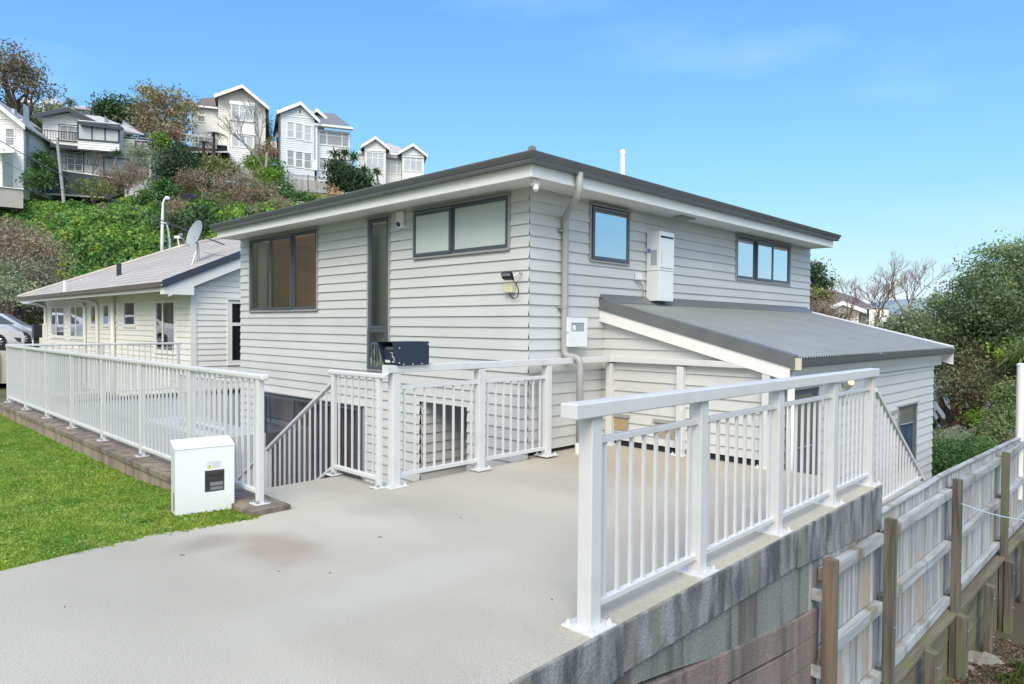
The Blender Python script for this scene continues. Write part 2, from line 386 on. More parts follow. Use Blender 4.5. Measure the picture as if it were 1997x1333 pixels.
# lawn
M_lawn = mat('lawn_soil', (.17, .25, .05), .95, col2=(.11, .14, .04), scale=3, bump=.6, bscale=40)
def lawn_z(u, v):
    z = -.04 - .14 * ss(v, 5.4, 8.5) + .015 * lump(u * 4, v * 4)
    return z
def lawn_g(u, v): return lawn_z(u, v)
grid('lawn', np.concatenate([np.arange(-14, -2, 1.0), np.arange(-2, 2.6, .2), [2.60]]), np.concatenate([[5.0, 5.2], np.arange(5.4, 17, .3), np.arange(17, 30, 1.5)]), lawn_g, M_lawn)
# street behind the lawn
mb = MB()
def yq(X0, X1, Y0, Y1, z0, z1):
    c = [yaw2w(X0, Y0), yaw2w(X1, Y0), yaw2w(X1, Y1), yaw2w(X0, Y1)]
    return [(p.x, p.y, z0) for p in c] + [(p.x, p.y, z1) for p in c]
mb.hexa(yq(-37, -12, 24.2, 36, -.5, .5)); tag(mb.build('road', M_road), kind='structure')
mb = MB(); mb.hexa(yq(-37, -16.6, 23.3, 24.2, -.5, .56)); tag(mb.build('pavement', M_conc), kind='structure')
M_dkwall = mat('dark_stained_concrete', (.10, .095, .085), .9, col2=(.04, .038, .035), scale=3)
mb = MB(); mb.hexa(yq(-37, -17.2, 23.1, 23.28, -.4, .50))
solo('kerb_wall', mb, M_dkwall, 'low dark retaining wall between the lawn and the parked cars', 'retaining wall', tuple(yaw2w(-18, 23.2, -.3)))
def hill_z(X, Y0):
    Y = np.maximum(Y0, -X * 1.0 - 3)
    h = np.interp(Y, [33, 38, 43, 47, 51, 57, 61, 66, 80, 170], [-.5, 2.5, 6.3, 8.7, 10.2, 11.3, 12.3, 14.6, 17.6, 22])
    h = h - 1.7 * ss(X, -25, -21) * ss(Y, 50, 58) * (1 - ss(Y, 66, 74))
    h = h + np.clip((-X - 44) / 22, 0, 1) * ss(Y, 64, 100) * 13
    fx = 1 - ss(X, -6, 20)
    return h * fx + lump(X, Y) * .75 * ss(Y, 33, 40) - .5 - 2.5 * (Y < 33)
grid('hill', np.concatenate([[-180, -150], np.arange(-125, 50, 1.6)]), np.concatenate([[-150, -100, -70, -40, -20, 0, 10, 20, 26], np.arange(32, 172, 1.6)]), hill_z, M_hill, tf=True)
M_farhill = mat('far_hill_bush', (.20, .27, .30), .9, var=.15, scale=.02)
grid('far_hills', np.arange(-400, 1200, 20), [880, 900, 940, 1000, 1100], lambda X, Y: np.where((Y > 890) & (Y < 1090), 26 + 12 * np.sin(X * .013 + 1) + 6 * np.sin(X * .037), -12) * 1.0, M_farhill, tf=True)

# ------------------------------------------------------------------ retaining wall and timber fence on the right
def wallmat(name, base, dark, streak, moss=None, sc=2.0):
    m = mat(name, base, .9, col2=dark, scale=sc, stretch=(1.6, 1.6, .45), contrast=(.38, .6), speck=.25, spscale=90, bump=.7, bscale=50)
    nt = m.node_tree; b = nt.nodes['Principled BSDF']; n = nt.nodes.new; l = nt.links.new
    src = b.inputs['Base Color'].links[0].from_socket
    for k, (col, st, lo, hi, scl) in enumerate(((streak, (6, 6, .5), .50, .66, 1.3),) + (((moss, (3.5, 3.5, .6), .58, .70, 1.1),) if moss else ())):
        t = n('ShaderNodeTexCoord'); mp = n('ShaderNodeMapping'); mp.inputs['Scale'].default_value = st; mp.inputs['Location'].default_value = (k * 3.7, 0, 0)
        z = n('ShaderNodeTexNoise'); z.inputs['Scale'].default_value = scl; z.inputs['Detail'].default_value = 5
        r = n('ShaderNodeValToRGB'); r.color_ramp.elements[0].position = lo; r.color_ramp.elements[1].position = hi
        mm = n('ShaderNodeMixRGB'); mm.inputs[2].default_value = (*col, 1)
        l(t.outputs['Object'], mp.inputs[0]); l(mp.outputs[0], z.inputs['Vector']); l(z.outputs[0], r.inputs[0]); l(r.outputs[0], mm.inputs[0]); l(src, mm.inputs[1])
        src = mm.outputs[0]
    l(src, b.inputs['Base Color'])
    return m
M_beam = wallmat('weathered_edge_beam', (.27, .28, .285), (.085, .09, .10), (.20, .195, .175), (.15, .15, .07), 5)
M_panel = wallmat('grey_green_fibre_panel', (.215, .235, .22), (.18, .195, .18), (.11, .105, .095), None, 1.2)
M_block = wallmat('reddish_concrete_blocks', (.235, .19, .17), (.165, .135, .125), (.11, .10, .095), (.14, .12, .08), 1.6)
rw = thing('retaining_wall', 'stained concrete retaining wall under the driveway edge, grey panel and reddish blocks below its beam', 'retaining wall', (4, 2.07, -2.2))
mb = MB()
for a, b, n0, zb in ((-9, 3.0, 0, -.27), (3.0, 3.95, .001, -.265), (3.95, 5.35, -.001, -.275), (5.35, 7.5, .001, -.30)):
    y0 = EDGE(a) - n0; y1 = EDGE(b) - n0
    zb2 = zb - (.14 if a > 5 else .01)
    mb.hexa([(a, y0, zb), (b, y1, zb2), (b, EDGE(b) + .16, zb2), (a, EDGE(a) + .16, zb), (a, y0, -.0005), (b, y1, -.0005), (b, EDGE(b) + .16, -.0005), (a, EDGE(a) + .16, -.0005)])
mb.build('edge_beam', M_beam, rw, bevel=.008)
# exposed aggregate strip on top of the beam
mb = MB()
a, b = -9, 7.5
mb.hexa([(a, EDGE(a) + .012, -.0003), (b, EDGE(b) + .012, -.0003), (b, EDGE(b) + .16, -.0003), (a, EDGE(a) + .16, -.0003), (a, EDGE(a) + .012, .004), (b, EDGE(b) + .012, .004), (b, EDGE(b) + .16, .004), (a, EDGE(a) + .16, .004)])
tag(mb.build('driveway_edge', M_drive), kind='structure')
mb = MB()
xs = [-9, 2.2, 3.2, 3.45, 4.1, 4.8, 5.3, 5.66]; zb = [-.1, -.3, -.40, -.44, -.56, -.66, -.70, -.72]
for i in range(len(xs) - 1):
    a, b = xs[i], xs[i + 1]; o = .03
    mb.hexa([(a, EDGE(a) + o, zb[i]), (b, EDGE(b) + o, zb[i + 1]), (b, EDGE(b) + .12, zb[i + 1]), (a, EDGE(a) + .12, zb[i]),
             (a, EDGE(a) + o, -.262), (b, EDGE(b) + o, -.262), (b, EDGE(b) + .12, -.262), (a, EDGE(a) + .12, -.262)])
mb.build('panel', M_panel, rw, bevel=.004)
mb = MB()
def ztop(u): return float(np.interp(u, [-9, 2.2, 3.45, 4.8, 5.9], [-.3, -.31, -.45, -.67, -.75]))
# three courses of blocks, slightly stepped
for c in range(9):
    a = -3.0; zt = -c * .22
    while a < 5.85:
        b = min(a + (.9 if c else 1.4), 5.85 + .02 * (c % 2))
        o = .012 + (c > 0) * .006 * (c % 3)
        z1a, z1b = ztop(a) + zt, ztop(b) + zt; z0a, z0b = ztop(a) + zt - .212, ztop(b) + zt - .212
        mb.hexa([(a + .004, EDGE(a) + o, z0a), (b, EDGE(b) + o, z0b), (b, EDGE(b) + .2, z0b), (a + .004, EDGE(a) + .2, z0a),
                 (a + .004, EDGE(a) + o, z1a), (b, EDGE(b) + o, z1b), (b, EDGE(b) + .2, z1b), (a + .004, EDGE(a) + .2, z1a)])
        a = b + .003
mb.build('block_course', M_block, rw, bevel=.008)
mb = MB(); mb.box(-3, 5.80, 2.19, 2.3, -2.6, -.36); mb.build('backing', M_block, rw)

def woodmat(name, a, b, moss=None, rnd=.16, st=(7, 7, .5), sc=2.0):
    m = mat(name, a, .85, col2=b, scale=sc, stretch=st, contrast=(.36, .62), rnd=rnd, bump=.5, bscale=14, bstretch=(st[0], st[1], st[2]))
    if moss:
        nt = m.node_tree; bb = nt.nodes['Principled BSDF']; n = nt.nodes.new; l = nt.links.new; src = bb.inputs['Base Color'].links[0].from_socket
        t = n('ShaderNodeTexCoord'); z = n('ShaderNodeTexNoise'); z.inputs['Scale'].default_value = 1.7; z.inputs['Detail'].default_value = 5
        mp = n('ShaderNodeMapping'); mp.inputs['Scale'].default_value = (1.5, 1.5, .7)
        r = n('ShaderNodeValToRGB'); r.color_ramp.elements[0].position = .54; r.color_ramp.elements[1].position = .68
        mm = n('ShaderNodeMixRGB'); mm.inputs[2].default_value = (*moss, 1)
        l(t.outputs['Object'], mp.inputs[0]); l(mp.outputs[0], z.inputs['Vector']); l(z.outputs[0], r.inputs[0]); l(r.outputs[0], mm.inputs[0]); l(src, mm.inputs[1]); l(mm.outputs[0], bb.inputs['Base Color'])
    return m
M_paling = woodmat('weathered_grey_palings', (.46, .475, .48), (.27, .275, .28), (.40, .33, .26))
M_frail = woodmat('grey_timber_rails', (.44, .465, .48), (.28, .285, .28), (.20, .19, .12), st=(.6, 7, 7))
M_fpost = woodmat('brown_timber_posts', (.165, .15, .12), (.07, .062, .05), (.14, .15, .09), rnd=.12, st=(14, 14, .7), sc=1.6)
M_fpost2 = woodmat('orange_bare_timber_post', (.20, .145, .10), (.10, .085, .07), None, rnd=.12, st=(11, 11, .8), sc=1.4)
M_rboard = woodmat('mossy_retaining_boards', (.20, .18, .13), (.12, .11, .08), (.16, .18, .08), st=(.6, 7, 7))
PV = 2.16
tf = thing('timber_fence', 'weathered grey paling fence with capping running from the retaining wall towards the trees', 'timber fence', (10, 2.1, -2.0))
mb = MB()
def ftop(u): return float(np.interp(u, [5.5, 9.3, 16, 22], [-.30, -.235, -.40, -.75]))
u = 5.60
while u < 20:
    w = random.choice((.095, .10, .105, .14)) + random.uniform(-.004, .004)
    z0 = -2.02 - .05 * (u - 8) * .6 + random.uniform(-.02, .02); dy = random.uniform(-.005, .005); rr = random.random()
    g = random.uniform(.002, .006)
    mb.box(u + g, u + w, PV + dy, PV + .018 + dy, z0, ftop(u + w / 2) - .03, rr)
    u += w
mb.build('paling_panel', M_paling, tf)
mb = MB(); u = 7.51
while u < 20:
    b = min(u + 2.4, 20)
    mb.hexa([(u, PV - .028, ftop(u) - .028), (b, PV - .028, ftop(b) - .028), (b, PV + .035, ftop(b) - .018), (u, PV + .035, ftop(u) - .018),
             (u, PV - .028, ftop(u) - .004), (b, PV - .028, ftop(b) - .004), (b, PV + .035, ftop(b) + .006), (u, PV + .035, ftop(u) + .006)]); u = b + .003
mb.build('capping', M_frail, tf, bevel=.004)
posts = [(5.80, -.30, M_fpost2, .125), (7.39, -.28, M_fpost, .125), (10.12, -.31, M_fpost, .14), (13.35, -.38, M_fpost, .16), (16.4, -.45, M_fpost, .16), (19.4, -.6, M_fpost, .16)]
for k, (u, zt, m, w) in enumerate(posts):
    mb = MB(); lean = random.uniform(-.01, .01)
    mb.hexa([(u - w / 2, 1.985, -3.9), (u + w / 2, 1.985, -3.9), (u + w / 2, 2.075, -3.9), (u - w / 2, 2.075, -3.9),
             (u - w / 2 + lean, 1.985, zt), (u + w / 2 + lean, 1.985, zt - .02), (u + w / 2 + lean, 2.075, zt - .01), (u - w / 2 + lean, 2.075, zt)])
    p = mb.build('post', m, tf, bevel=.005)
    if k == 0: p['label'] = 'orange brown post with bare heartwood nearest the wall'
    for zz in (-1.35, -2.1):
        mb = MB(); cyl(mb, (u, 1.986, zz), (u, 1.972, zz), .011, 8); mb.build('bolt', M_steel, p)
ends = [5.72] + [q[0] for q in posts]
for zr0, zr1 in ((-.43, -.45), (-1.07, -1.11), (-1.78, -1.83)):
    for i in range(len(ends) - 1):
        a, b = ends[i] + (.063 if i else 0), ends[i + 1] - .06
        za = zr0 + random.uniform(-.02, .02) - .01 * i; zb_ = za - .01
        if i == 0: za -= .12; zb_ -= .12
        h = .105
        mb = MB(); mb.hexa([(a, 2.072, za - h), (b, 2.072, zb_ - h), (b, PV - .006, zb_ - h), (a, PV - .006, za - h), (a, 2.072, za), (b, 2.072, zb_), (b, PV - .006, zb_), (a, PV - .006, za)])
        mb.build('rail', M_frail, tf, bevel=.004)
# low retaining wall of boards and short posts under the fence
rt = thing('timber_retaining_wall', 'low mossy timber retaining wall of boards and short posts below the paling fence', 'retaining wall', (11, 2.1, -2.8))
for c in range(6):
    mb = MB(); u = 6.4; zt = -1.93 - c * .205
    while u < 20:
        b = u + 2.35; o = random.uniform(0, .008)
        mb.hexa([(u + .003, 2.082 + o, zt - .2 - .02 * (u - 8)), (b, 2.082 + o, zt - .2 - .02 * (b - 8)), (b, 2.13, zt - .2 - .02 * (b - 8)), (u + .003, 2.13, zt - .2 - .02 * (u - 8)),
                 (u + .003, 2.082 + o, zt - .02 * (u - 8)), (b, 2.082 + o, zt - .02 * (b - 8)), (b, 2.13, zt - .02 * (b - 8)), (u + .003, 2.13, zt - .02 * (u - 8))]); u = b
    mb.build('board', M_rboard, rt, bevel=.004)
mb = MB(); mb.hexa([(6.4, 2.0, -1.98), (20, 2.0, -2.2), (20, 2.14, -2.2), (6.4, 2.14, -1.98), (6.4, 2.0, -1.93), (20, 2.0, -2.15), (20, 2.14, -2.15), (6.4, 2.14, -1.93)])
mb.build('ledge_board', M_rboard, rt, bevel=.004)
for u, zt in ((6.9, -1.9), (8.62, -1.95), (10.1, -2.0), (11.75, -2.05), (13.3, -2.08), (14.8, -2.08), (16.2, -2.2), (17.8, -2.2)):
    w = .15 if u > 9 else .13
    mb = MB(); mb.hexa([(u - w / 2, 1.90, -4.2), (u + w / 2, 1.90, -4.2), (u + w / 2, 2.0, -4.2), (u - w / 2, 2.0, -4.2),
                        (u - w / 2, 1.885, zt - .03), (u + w / 2, 1.885, zt - .04), (u + w / 2, 1.998, zt), (u - w / 2, 1.998, zt)])
    p = mb.build('post', M_fpost, rt, bevel=.006)
    for zz in (zt - .2, zt - .75):
        mb = MB(); cyl(mb, (u + .01, 1.90, zz), (u + .01, 1.875, zz), .014, 8); mb.build('bolt', M_steel, p)

# ------------------------------------------------------------------ the house
UC, VC, UE, VE = 6.016, 5.60, 14.50, 13.26      # corner and far ends
HL = Fr((UC, 0, 0), (0, 1, 0), (-1, 0, 0))       # left-hand facade: s = y
HR = Fr((0, VC, 0), (1, 0, 0), (0, -1, 0))       # right-hand facade: s = x
PIT = .1362; ZR = 1.406 - 12 * .1362
house = thing('weatherboard_house', 'two-storey grey weatherboard house with low dark roof behind the white balustrades', 'house', (10, 9, -1.8))
W1 = (10.375, 12.82, 1.81, 3.135); WS = (8.36, 8.87, .90, 3.135); W2 = (5.917, 7.755, 2.50, 3.135)
OPL = [W1, WS, W2, (9.0, 12.30, -1.8, .31), (6.65, 7.63, -1.8, .50)]
W3 = (7.175, 8.01, 2.43, 3.135); W4 = (11.23, 13.44, 2.41, 3.135)
mb = MB()
siding(mb, HL, VC - .022, VE, -1.8, 3.22, PIT, OPL, ZR)
wl = mb.build('left_wall', M_side, house)
mb = MB()
siding(mb, HR, UC - .0, UE, 0.05, 3.22, PIT, [W3, W4], ZR)
mb.build('right_wall', M_side, house)
# dark gap and base below the right-hand wall, solid core so nothing shows through
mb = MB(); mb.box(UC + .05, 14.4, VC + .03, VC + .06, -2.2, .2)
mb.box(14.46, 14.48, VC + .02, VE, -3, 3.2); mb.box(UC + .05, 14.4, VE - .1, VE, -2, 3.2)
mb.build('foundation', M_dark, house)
# entrance recess behind the middle balustrade
mb = MB()
RB = Fr((0, 6.65, 0), (1, 0, 0), (0, 1, 0)); siding(mb, Fr((0, 7.63, 0), (1, 0, 0), (0, -1, 0)), UC, 6.95, -1.8, .5, PIT, [], ZR)
siding(mb, RB, UC, 6.95, -1.8, .5, PIT, [], ZR)
siding(mb, Fr((6.95, 0, 0), (0, 1, 0), (-1, 0, 0)), 6.65, 7.63, -1.8, .5, PIT, [(6.70, 7.52, -1.8, .30)], ZR)
mb.box(UC + .003, 6.97, 6.64, 7.64, .497, .53)
mb.build('porch_wall', M_side, house)
mb = MB(); mb.box(6.97, 7.0, 6.70, 7.52, -1.8, .30); dr = mb.build('door', M_alu, house)
mb = MB(); mb.box(6.945, 6.968, 6.82, 7.40, -1.0, .18); mb.build('pane', M_dglass, dr)


def window(fr, o, parts, parent, fm=M_alu, gm=M_glass, trim=M_trimgrey, fw=.05, sash=(), sillm=None, depth=.09, name='window', label=None, head=True, side=True):
    """parts: list of (s0,s1,z0,z1) lights; frame members between them"""
    s0, s1, z0, z1 = o
    mb = MB()
    fbox(mb, fr, s0, s1, z1 - fw, z1, -.04, .030); fbox(mb, fr, s0, s1, z0, z0 + fw, -.04, .030)
    fbox(mb, fr, s0, s0 + fw, z0 + fw, z1 - fw, -.04, .028); fbox(mb, fr, s1 - fw, s1, z0 + fw, z1 - fw, -.04, .028)
    w = mb.build(name, fm, parent, bevel=.003)
    if label: w['label'] = label
    cuts = sorted({p[0] for p in parts} | {p[1] for p in parts})
    mb = MB(); k = 0
    for p in parts:
        a, b, c, d = p
        for q in parts:
            if abs(q[0] - b) < 1e-6 and q is not p: fbox(mb, fr, b - fw * .42, b + fw * .42, c if c > z0 + .01 else z0 + fw + .001, d if d < z1 - .01 else z1 - fw - .001, -.035, .024); k += 1
            if abs(q[2] - d) < 1e-6 and q is not p: fbox(mb, fr, a + (fw if a < s0 + .01 else 0) + .001, b - (fw if b > s1 - .01 else 0) - .001, d - fw * .42, d + fw * .42, -.035, .0245); k += 1
    if k: mb.build('mullion', fm, w, bevel=.002)
    for i, p in enumerate(parts):
        a, b, c, d = p; m_ = .022
        mb = MB()
        g = gm[i] if isinstance(gm, (list, tuple)) else gm
        nn_ = .040 if i in sash else .010
        q = [fr.p(a + m_, c + m_, nn_), fr.p(b - m_, c + m_, nn_), fr.p(b - m_, d - m_, nn_), fr.p(a + m_, d - m_, nn_)]
        if fr.S.cross(Vector((0, 0, 1))).dot(fr.N) < 0: q.reverse()
        mb.quad(*q)
        mb.build('pane', g, w)
        if i in sash:       # opening sash standing proud of the frame
            mb = MB(); t = .045
            a2, b2, c2, d2 = a + .012, b - .012, c + .002, d - .03
            fbox(mb, fr, a2, b2, c2, c2 + t, .0305, .055); fbox(mb, fr, a2, b2, d2 - t, d2, .0305, .05)
            fbox(mb, fr, a2, a2 + t, c2 + t, d2 - t, .0305, .052); fbox(mb, fr, b2 - t, b2, c2 + t, d2 - t, .0305, .052)
            mb.build('sash', fm, w, bevel=.003)
    if trim:
        mb = MB()
        if head: fbox(mb, fr, s0 - .035, s1 + .035, z1 + .001, z1 + .014, -.01, .075)
        if side:
            fbox(mb, fr, s0 - .03, s0 - .001, z0 - .01, z1, -.01, .036); fbox(mb, fr, s1 + .001, s1 + .03, z0 - .01, z1, -.01, .036)
        fbox(mb, fr, s0 - .02, s1 + .02, z0 - .03, z0 - .001, -.01, .045)
        mb.build('flashing', trim, w, bevel=.002)
    return w
d3 = (W1[1] - W1[0]) / 3
window(HL, W1, [(W1[0], W1[0] + .80, W1[2], W1[3]), (W1[0] + .80, W1[0] + 1.62, W1[2], W1[3]), (W1[0] + 1.62, W1[1], W1[2], W1[3])], house, sash=(1,))
window(HL, WS, [(WS[0], WS[1], WS[2], 1.52), (WS[0], WS[1], 1.52, WS[3])], house, sash=(0,), fw=.055)
window(HL, W2, [(W2[0], W2[0] + 1.02, W2[2], W2[3]), (W2[0] + 1.02, W2[1], W2[2], W2[3])], house, gm=M_frost, sash=(1,), fw=.05)
window(HR, W3, [W3], house, gm=M_glass2, sash=(0,), fw=.05)
window(HR, W4, [(W4[0], 11.95, W4[2], W4[3]), (11.95, 12.66, W4[2], W4[3]), (12.66, W4[1], W4[2], W4[3])], house, gm=M_glass2, sash=(1,), fw=.05)
# french doors at patio level
dd = (9.0, 12.30, -1.8, .31)
w = window(HL, dd, [(9.0, 9.1, -1.8, .31), (9.1, 10.13, -1.8, .31), (10.13, 11.16, -1.8, .31), (11.16, 12.30, -1.8, .31)], house, gm=M_dglass, fw=.09, name='french_door', sash=(1, 2), head=True)
# interior seen through the glass
def room(fr, s0, s1, z0, z1, dep, m, name='room'):
    mb = MB(); a = -.05
    for q in ((fr.p(s0, z0, -dep), fr.p(s1, z0, -dep), fr.p(s1, z1, -dep), fr.p(s0, z1, -dep)),
              (fr.p(s0, z0, a), fr.p(s0, z0, -dep), fr.p(s0, z1, -dep), fr.p(s0, z1, a)), (fr.p(s1, z0, a), fr.p(s1, z0, -dep), fr.p(s1, z1, -dep), fr.p(s1, z1, a)),
              (fr.p(s0, z1, a), fr.p(s1, z1, a), fr.p(s1, z1, -dep), fr.p(s0, z1, -dep)), (fr.p(s0, z0, a), fr.p(s1, z0, a), fr.p(s1, z0, -dep), fr.p(s0, z0, -dep))):
        mb.quad(*q)
    return mb.build(name, m, house)
M_roomb = mat('warm_room_wall', (.60, .54, .42), .8, var=.25, scale=1.5)
room(HL, 9.5, 13.1, 1.0, 3.17, 3.0, M_roomb)
mb = MB(); fbox(mb, HL, 12.40, 12.74, 1.86, 3.1, -.14, -.10); fbox(mb, HL, 10.45, 10.70, 2.35, 3.0, -2.9, -2.8)
mb.build('curtain', M_curtain, house)
room(HL, 8.2, 9.0, .5, 3.17, .16, M_curtain)
room(HL, 5.8, 8.0, 2.3, 3.17, .4, M_room)
M_dimroom = mat('dim_room', (.12, .13, .14), .8)
room(HR, 7.0, 8.2, 2.3, 3.17, .9, M_dimroom); room(HR, 11.0, 13.6, 2.3, 3.17, 1.6, M_dimroom)
M_pinkish = mat('drawn_door_blind', (.50, .42, .38), .7, var=.15, scale=2, stretch=(1, 1, .2))
room(HL, 8.9, 12.6, -1.8, .4, .35, M_pinkish)
lamp = bpy.data.objects.new('room_lamp', bpy.data.lights.new('room_lamp', 'POINT')); COL.objects.link(lamp)
lamp.location = (UC + 2.2, 12.2, 1.75); lamp.data.energy = 7; lamp.data.color = (1, .55, .22); lamp.data.shadow_soft_size = .12

# eaves
OV = .50
UEX, VEX = 14.36, 13.16
path = [(UC - OV, VEX), (UC - OV, VC - OV), (UEX, VC - OV)]      # travelling so that "right" points outwards
def outw(path, prof): return [(p, z) for p, z in prof]
mb = MB(); mb.sweep([(0.0, 3.168), (0.0, 3.40), (-.03, 3.40), (-.03, 3.168)], path[::1]); mbf = mb
fas = mb.build('fascia', M_white, house, bevel=.003)
mb = MB()
mb.quad((UC - OV + .031, VC - OV + .031, 3.178), (UC - OV + .031, VEX, 3.178), (UC + .05, VEX, 3.20), (UC + .05, VC + .05, 3.20))
mb.quad((UC - OV + .031, VC - OV + .031, 3.178), (UC + .05, VC + .05, 3.20), (UEX, VC + .05, 3.20), (UEX, VC - OV + .031, 3.178))
mb.quad((UC - OV, VEX, 3.17), (UC + .05, VEX, 3.17), (UC + .05, VEX, 3.4), (UC - OV, VEX, 3.4))
mb.quad((UEX, VC - OV, 3.17), (UEX, VC + .05, 3.17), (UEX, VC + .05, 3.4), (UEX, VC - OV, 3.4))
mb.build('soffit', M_white, house)
mb = MB(); mb.box(UC + .0, UC + .035, VC + .0, VEX, 3.15, 3.2); 
mb = MB()
gp = [(.002, 3.30), (.075, 3.30), (.085, 3.325), (.082, 3.335), (.095, 3.345), (.122, 3.385), (.13, 3.405), (.128, 3.412), (.115, 3.41), (.10, 3.375), (.072, 3.315), (.002, 3.315)]
gpath = [(UC - OV, VEX + .09), (UC - OV, VC - OV), (UEX + .09, VC - OV)]
mb.sweep(gp, gpath)
# end stops
mb.quad((UC - OV, VEX + .092, 3.30), (UC - OV - .13, VEX + .092, 3.41), (UC - OV, VEX + .092, 3.41)); mb.quad((UEX + .092, VC - OV, 3.30), (UEX + .092, VC - OV - .13, 3.41), (UEX + .092, VC - OV, 3.41))
mb.build('gutter', M_gut, house)
mb = MB()
a = [(UC - OV - .05, VEX + .05), (UC - OV - .05, VC - OV - .05), (UEX + .05, VC - OV - .05), (UEX + .05, VEX + .05)]
c = (10.2, 9.2, 3.78)
a3 = [(p[0], p[1], 3.405) for p in a]
for i in range(4): mb.quad(a3[i], a3[(i + 1) % 4], c)
mb.build('roof', M_roofc, house)
mb = MB(); mb.tube([(UC - OV - .055, VC - OV - .055, 3.43), (c[0], c[1], 3.81)], .05, 8); mb.build('ridge_cap', M_gut, house)
mb = MB()
p = at(1214, 345, 11.5); cyl(mb, p, p + Vector((0, 0, .38)), .042, 14); cyl(mb, p + Vector((0, 0, .36)), p + Vector((0, 0, .42)), .05, 14); mb.tube([p + Vector((0, 0, .42)), p + Vector((0, 0, .455))], [.05, .02], 14)
mb.build('vent_pipe', M_white, house, smooth=False)
# downpipe by the corner
mb = MB()
ux = 6.665
pts = [(6.262, 5.04, 3.32), (6.262, 5.04, 3.12), (6.27, 5.06, 3.06), (6.30, 5.13, 3.02), (6.54, 5.45, 2.94), (6.60, 5.525, 2.90), (6.61, 5.535, 2.83),
       (6.61, 5.535, 1.30), (6.61, 5.53, 1.23), (6.62, 5.50, 1.19), (6.64, 5.37, 1.17), (6.645, 5.325, 1.15), (6.645, 5.31, 1.09), (6.645, 5.31, .0)]
mb.tube(pts, .043, 14); dp = mb.build('downpipe', M_pipe, house, smooth=True)
mb = MB(); cyl(mb, (6.645, 5.31, 0), (6.645, 5.31, .135), .055, 14)
mb.build('socket', M_white, dp, smooth=False)
for zz in (2.72, 1.78):
    mb = MB(); cyl(mb, (6.61, VC - .065, zz), (6.61, VC - .065, zz + .03), .049, 14); mb.box(6.52, 6.565, VC - .06, VC - .02, zz, zz + .025); mb.build('bracket', M_trimgrey, dp)
# soffit vent plate
mb = MB(); mb.box(8.95, 9.35, VC - .30, VC - .14, 3.165, 3.176); mb.build('soffit_vent', M_trimgrey, house)

# lean-to
LU, LV0, LUE = 7.50, 3.20, 13.9
zroof = lambda v: 1.245 + (v - 3.03) * (1.90 - 1.245) / (5.6 - 3.03)
SL = Fr((LU, 0, 0), (0, 1, 0), (-1, 0, 0)); SF = Fr((0, LV0, 0), (1, 0, 0), (0, -1, 0))
mb = MB(); slope = (1.90 - 1.245) / (5.6 - 3.03)
siding(mb, SL, LV0, VC, .075, 1.9, PIT, [], ZR, hps=[(-slope, 1, 1.245 - 3.03 * slope - .1)])
siding(mb, SF, LU, LUE, -3.2, .94, PIT, [(7.66, 8.53, -1.2, .86), (11.80, 12.80, -.62, .36)], ZR)
lw = mb.build('lean_to_wall', M_side, house)
mb = MB(); mb.box(LU + .03, LU + .05, LV0 + .03, VC, -2, .9); mb.box(LU + .06, LUE - .02, LV0 + 1.2, LV0 + 1.25, -3, 1.0); mb.box(LUE - .02, LUE, LV0 + .01, VC, -3.2, 1.1)
mb.build('lean_to_lining', M_dark, house)
w = window(SF, (7.66, 8.53, -1.2, .86), [(7.66, 8.53, -1.2, .86)], house, gm=M_glass2, fw=.07, name='glass_door', head=True)
w = window(SF, (11.80, 12.80, -.62, .36), [(11.80, 12.80, -.62, .36)], house, gm=M_glass2, fw=.07)
mb = MB(); mb.box(LU + .1, 9.4, LV0 + .25, LV0 + .28, -1.2, .9); mb.box(11.4, 13.2, LV0 + .4, LV0 + .43, -.8, .5); mb.build('blind', M_curtain, house)
# corrugated sheet
mb = MB(); ru0, ru1 = 7.43, 14.30; n = 90; per = 8
V0, V1 = 2.99, VC - .02
xs = [ru0 + (ru1 - ru0) * i / (n * per) for i in range(n * per + 1)]
for i in range(len(xs) - 1):
    ha = .014 * math.sin(2 * math.pi * i / per); hb = .014 * math.sin(2 * math.pi * (i + 1) / per)
    mb.quad((xs[i], V0, zroof(V0) + ha), (xs[i + 1], V0, zroof(V0) + hb), (xs[i + 1], V1, zroof(V1) + hb), (xs[i], V1, zroof(V1) + ha), r=.5)
rf = mb.build('lean_to_roof', M_roofc, house, smooth=True)
mb = MB()
for v in (3.10, 4.05, 5.35):
    for k in range(1, 30):
        u = ru0 + .18 + k * (ru1 - ru0 - .2) / 30.0; cyl(mb, (u, v, zroof(v) + .006), (u, v, zroof(v) + .014), .006, 6)
o = mb.build('roofing_screws', M_gut, rf); o['kind'] = 'stuff'
# barge flashing and board, far verge, apron flashing
mb = MB(); b0, b1 = 2.99, VC - .002
def slab(mb, u0, u1, v0, v1, dz0, dz1):
    mb.hexa([(u0, v0, zroof(v0) + dz0), (u1, v0, zroof(v0) + dz0), (u1, v1, zroof(v1) + dz0), (u0, v1, zroof(v1) + dz0),
             (u0, v0, zroof(v0) + dz1), (u1, v0, zroof(v0) + dz1), (u1, v1, zroof(v1) + dz1), (u0, v1, zroof(v1) + dz1)])
slab(mb, 7.375, 7.39, b0, b1, -.115, .022); slab(mb, 7.375, 7.50, b0, b1, .0221, .03)
mb.build('barge_flashing', M_gut, house, bevel=.003)
mb = MB(); slab(mb, 7.392, 7.42, 3.05, b1, -.27, -.03); mb.build('barge_board', M_white, house, bevel=.003)
mb = MB(); slab(mb, 7.421, LU, 3.2, b1, -.275, -.26); mb.build('verge_soffit', M_white, house)
mb = MB(); slab(mb, 14.25, 14.37, b0, b1 + .0, .012, .03); slab(mb, 14.36, 14.38, b0, b1, -.12, .011); slab(mb, 14.3, 14.36, b0, b1, -.3, -.03); mb.build('far_flashing', M_white, house)
